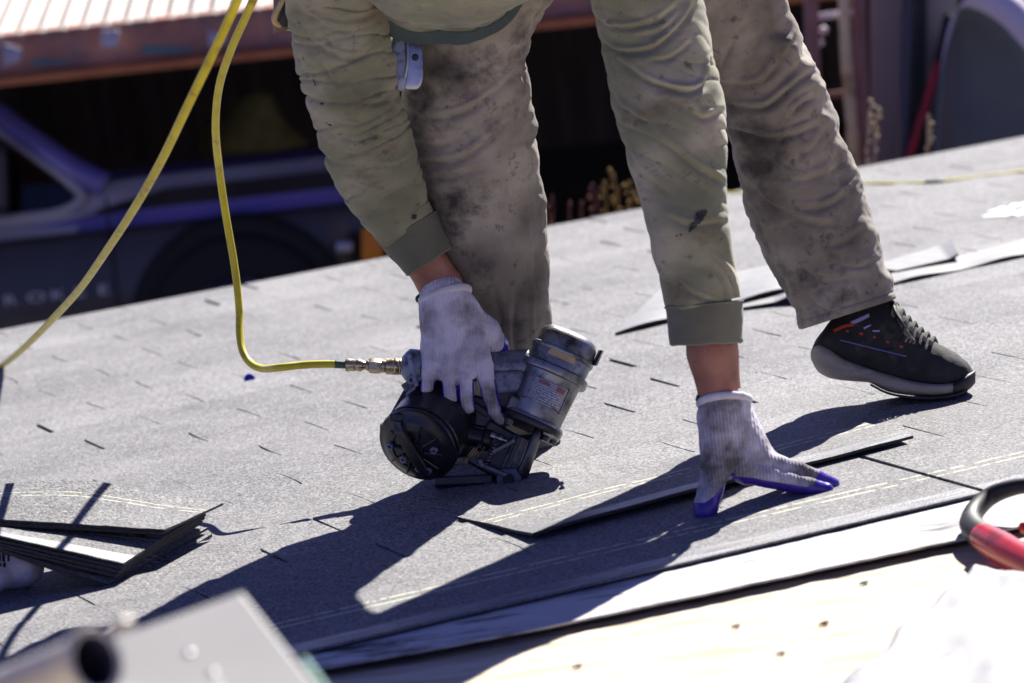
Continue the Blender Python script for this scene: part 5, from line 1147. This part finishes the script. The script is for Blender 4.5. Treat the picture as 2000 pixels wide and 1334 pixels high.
def shoe_mesh(kind):
    rings = []
    for x, top, welt, sole, hd, zc in STI:
        ring = []
        if kind == 'upper':
            n = 40
            for j in range(n):
                a = 2*math.pi*j/n; ca, sa = math.cos(a), math.sin(a); t = .5-.5*sa*1.0      # 0 top .. 1 bottom
                y = top+(welt+5-top)*t; wid = hd*(.97*max(0.0, 1-(1-t)**2.6)**.55*(1-.12*t**4)+.02)
                ring.append([x, y, zc+math.copysign(wid, ca)*abs(ca)**.25 if abs(ca) > 1e-9 else zc])
        else:
            n = 36
            for j in range(n):
                a = 2*math.pi*j/n; ca, sa = math.cos(a), math.sin(a); q = 3.2; r = (abs(ca)**q+abs(sa)**q)**(-1/q)
                y = (welt+sole)/2+(sole-welt)/2*r*sa; flare = 1.06 if x > 1680 else 1.12
                ring.append([x, y, zc+(hd*flare+2)*r*ca])
        rings.append(ring)
    return np.array(rings)
Up = shoe_mesh('upper'); Mi = shoe_mesh('mid')
Mi[..., 2] += np.sign(Mi[..., 2]-STI[:, 5][:, None])*(1.6*noise(Mi[..., 0]/30, (Mi[..., 1]-.28*(Mi[..., 0]-1583))/7, 3)+1.2*ridged(noise(Mi[..., 0]/50, (Mi[..., 1]-.2*Mi[..., 0])/10, 5)))
Up[..., 2] += np.sign(Up[..., 2]-STI[:, 5][:, None])*(1.5*noise(Up[..., 0]/22, Up[..., 1]/14, 3)); Up[..., 1] += 1.2*noise(Up[..., 0]/16, Up[..., 2]/12, 1)
def sfront(x, y, off=1.5):         # the near skin of the upper at a picture point
    g = np.array([np.interp(x, XS, STI[:, i]) for i in range(6)]); t = np.clip((y-g[1])/(g[2]+5-g[1]), 0, 1)
    return [x, y, g[5]-g[4]*(.97*max(0., 1-(1-t)**2.6)**.55+.02)-off]
def stop(x, q, off=2.0):           # across the top of the shoe: q from -1 (near) to 1 (far)
    g = np.array([np.interp(x, XS, STI[:, i]) for i in range(6)]); w_ = abs(q)*g[4]*.8; t = 1-(max(0., 1-(min(.98, w_/(g[4]*.97)))**(1/.55)))**(1/2.6); y = g[1]+(g[2]+5-g[1])*t
    return [x, y-off, g[5]+q*g[4]*.8]
shoe = mk('shoe', *(lambda v, f: (at(v, DS), f))(*grid_tube(Up)), MT['shoe'], person, label='shoe with a black mesh upper, dusty toe and dirty cream midsole')
mk('midsole', *(lambda v, f: (at(v, DS), f))(*grid_tube(Mi)), MT['midsole'], shoe)
# toe cap of the outsole and the tread under it
tc2 = []
for x, top, welt, sole, hd, zc in STI[STI[:, 0] > 1858]:
    ring = []
    for j in range(36):
        a = 2*math.pi*j/36; ca, sa = math.cos(a), math.sin(a); q = 3; r = (abs(ca)**q+abs(sa)**q)**(-1/q); yt = welt-16*np.clip((x-1858)/30, 0, 1); ring.append([x+1.5, (yt+sole+3)/2+(sole+3-yt)/2*r*sa, zc+(hd*1.08+3.5)*r*ca])
    tc2.append(ring)
mk('toe_cap', *(lambda v, f: (at(v, DS), f))(*grid_tube(np.array(tc2))), MT['outsole'], shoe)
G = np.array([[[x, g[3]+1.0+d, g[5]+q*g[4]*1.04] for q in np.linspace(-1, 1, 8)] for x in np.linspace(1700, 1890, 30) for g in [np.array([np.interp(x, XS, STI[:, i]) for i in range(6)])] for d in [0]])
v, f = slab(at(G, DS), -CU*.004); mk('outsole', v, f, MT['outsole'], shoe, smooth=False)
lc = MB()
for i, (x, w_) in enumerate(zip(np.linspace(1745, 1818, 7), np.linspace(.85, .78, 7))):
    for sgn, sh in ((1, 10), (-1, -7)):
        pts = np.array([stop(x+sh*(q/.9)*sgn*.8+6, q*w_, 4.5+1.5*math.cos(q*1.5)+(1.5 if sgn > 0 else 0)) for q in np.linspace(-.95, .95, 12)])
        mk('lace', *tube(at(pts, DS), 3.0*DS/FPX, 8), MT['lace'], shoe)
for k in range(5):
    pts = resample(np.array([stop(1742+k*3, -.2, 5), [1750+4*k, 612+9*k, -44-3*k], [1765+5*k, 640+6*k, -56], sfront(1752+8*k, 664+2*k, 5)]), 16); mk('lace', *tube(at(pts, DS), 2.4*DS/FPX, 8), MT['lace'] if k > 1 else MT['outsole'], shoe)
for x, y, w_, h_, r_ in ((1655, 647, 3, 1.8, -.4), (1682, 652, 3.2, 2.2, -.5), (1708, 659, 2.4, 2, .2), (1734, 668, 2.4, 2, .2), (1760, 677, 3.6, 2, -.3)):
    G = np.array([[sfront(x+w_*a+r_*h_*b, y+h_*b-r_*w_*a*.6, 2.2) for b in (-1, 0, 1)] for a in (-1, -.5, 0, .5, 1)]); v, f = slab(at(G, DS), -CF*.0006); mk('eyelet_trim', v, f, MT['orange'], shoe, smooth=False)
def patch(pts, mt, name, off=2.0):
    a_, b_ = resample(np.array(pts[0]), 12), resample(np.array(pts[1]), 12); G = np.array([[sfront(*(p*(1-t)+q*t), off) for t in (0, .5, 1)] for p, q in zip(a_, b_)]); v, f = slab(at(G, DS), -CF*.0008); mk(name, v, f, mt, shoe, smooth=False)
patch(([(1626, 644), (1650, 634), (1668, 631)], [(1630, 649), (1650, 640), (1668, 637)]), MT['orange'], 'collar_trim')
patch(([(1660, 629), (1680, 620), (1697, 612)], [(1668, 633), (1682, 627), (1698, 619)]), MT['lav'], 'heel_logo')
patch(([(1686, 640), (1694, 636), (1702, 634)], [(1688, 643), (1696, 639), (1701, 636)]), MT['lav'], 'side_logo'); patch(([(1704, 645), (1712, 645), (1719, 645)], [(1705, 648), (1713, 648), (1718, 648)]), MT['lav'], 'side_logo')
G = np.array([sfront(x, y, 1.0) for x, y in zip(np.linspace(1640, 1770, 20), np.linspace(664, 696, 20))]); mk('side_piping', *tube(at(G, DS), .001, 6), MT['carsheen_blue'], shoe)
# the other shoe, mostly hidden behind the tool: heel to the right
dB = roofdepth(1090, 886)
def other(P): Q = np.array(P, float); Q[..., 0] = 1099-(P[..., 0]-1583)*.86; Q[..., 1] = 886+(P[..., 1]-746)*.8-(P[..., 0]-1583)*-.02; Q[..., 2] = 30+P[..., 2]; return Q
v, f = grid_tube(other(Up)); sh2 = mk('shoe', at(v, dB), [q[::-1] for q in f], MT['shoe'], person, label='shoe half hidden behind the nail gun with its tan heel showing')
v, f = grid_tube(other(Mi)); mk('midsole', at(v, dB), [q[::-1] for q in f], MT['midsole'], sh2)
# dried tar on the sleeves: thin smears that lie on the cloth
def smear(pts, w_, D_, seed, z):
    q = resample(np.array(pts, float), 26); G = []
    for i, p in enumerate(q):
        t = q[min(i+1, 25)]-q[max(i-1, 0)]; n_ = np.array([-t[1], t[0]])/(np.hypot(*t)+1e-6); ww = w_*(.25+.75*math.sin(math.pi*(i+.5)/26))*(1+.9*noise(i*.6, seed, 0))
        G.append([[*(p+n_*ww*k), z] for k in (-1, -.4, .3, 1)])
    v, f = sheet(at(np.array(G), D_)); o = mk('tar_smear', v, f, MT['tar'], shirt)
    s_ = o.modifiers.new('lie', 'SHRINKWRAP'); s_.target = shirt; s_.wrap_method = 'NEAREST_SURFACEPOINT'; s_.wrap_mode = 'ON_SURFACE'; s_.offset = .0022
smear([(1388, 410), (1374, 416), (1366, 430), (1354, 440), (1346, 454)], 7, DL, 1, -78); smear([(1366, 412), (1360, 424)], 3, DL, 2, -76); smear([(1320, 461), (1332, 458)], 2.5, DL, 3, -75)
for k, (x, y, dx, dy, w_) in enumerate(((604, 160, 6, 12, 2.6), (624, 202, 12, 2, 1.8), (636, 236, 12, 8, 1.8), (820, 428, 6, 8, 5), (843, 412, 3, 9, 4), (664, 270, 8, 4, 1.6), (690, 322, 3, 4, 1.6))):
    smear([(x, y), (x+dx*.5, y+dy*.6), (x+dx, y+dy)], w_, DA, 5+k, np.interp(y, [160, 330, 449], [-225, -115, 18]))
# belt things
DTM = 5.38
tm = empty('tape_measure', at([795, 180, 0], DTM), 'worn steel tape measure clipped at the waist behind the sleeve', 'tape measure')
def rb(cx, cy, w_, h_, z0, z1, mt, name, sq=3.0, tl=.06, bev=4):
    th = np.linspace(0, 2*math.pi, 40, endpoint=False); c, s_ = np.cos(th), np.sin(th); r = (np.abs(c)**sq+np.abs(s_)**sq)**(-1/sq); R = []
    for z, k in ((z0+bev, .0), (z0, .0), (z0, 1-bev/w_*1.2), (z0+bev*.5, 1-.2*bev/w_), (z0+bev, 1), (z1-bev, 1), (z1, 1-bev/w_)):
        if k == 0: continue
        R.append(np.stack([cx+w_*k*r*c+tl*h_*k*r*s_, cy+h_*k*r*s_, np.full(40, z)], -1))
    v, f = grid_tube(np.array(R)); return mk(name, at(v, DTM), f, mt, tm, auto=35)
rb(800, 112, 26, 64, -14, 26, MT['chrome'], 'case', 3.2)
rb(779, 112, 14, 66, -22, 20, MT['alu_blue'], 'side_shell', 3)
v, f = tube(at(resample(np.array([(794, 52, -18), (796, 110, -19), (791, 150, -18), (784, 174, -14)]), 20), DTM), 3.2*DTM/FPX, 8); mk('edge_band', v, f, MT['chrome'], tm)
th = np.linspace(0, 2*math.pi, 16, endpoint=False); v, f = grid_tube(np.array([np.stack([811+r*np.cos(th), 112+r*np.sin(th), np.full(16, z)], -1) for r, z in ((7, -14), (7, -18), (4, -19), (1, -18))])); mk('screw', at(v, DTM), f, MT['outsole'], tm)
DP = 5.5
po = empty('tool_pouch', at([600, 60, 0], DP), 'brown leather tool pouch with a raw tan edge at the hip', 'pouch')
R = []
for t in np.linspace(0, 1, 12):
    cy = -160+210*t; w_ = 64-10*t; R.append([[598+w_*math.cos(a)-10*t, cy+16*math.cos(a)*-1, 20+46*math.sin(a)] for a in np.linspace(0, 2*math.pi, 30, endpoint=False)])
v, f = grid_tube(np.array(R)); mk('pocket', at(v, DP), f, MT['leather'], po)
v, f = tube(at(resample(np.array([(560, -20, -24), (548, 8, -28), (536, 34, -22), (543, 46, -10), (566, 53, 0)]), 24), DP), np.linspace(5, 8, 24)*DP/FPX, 8); mk('raw_edge', v, f, MT['tan'], po)
v, f = tube(at(resample(np.array([(572, -10, -20), (556, 28, -24), (556, 44, -16), (575, 50, -8)]), 24), DP), 9*DP/FPX, 8); mk('lip', v, f, MT['navy'], po)
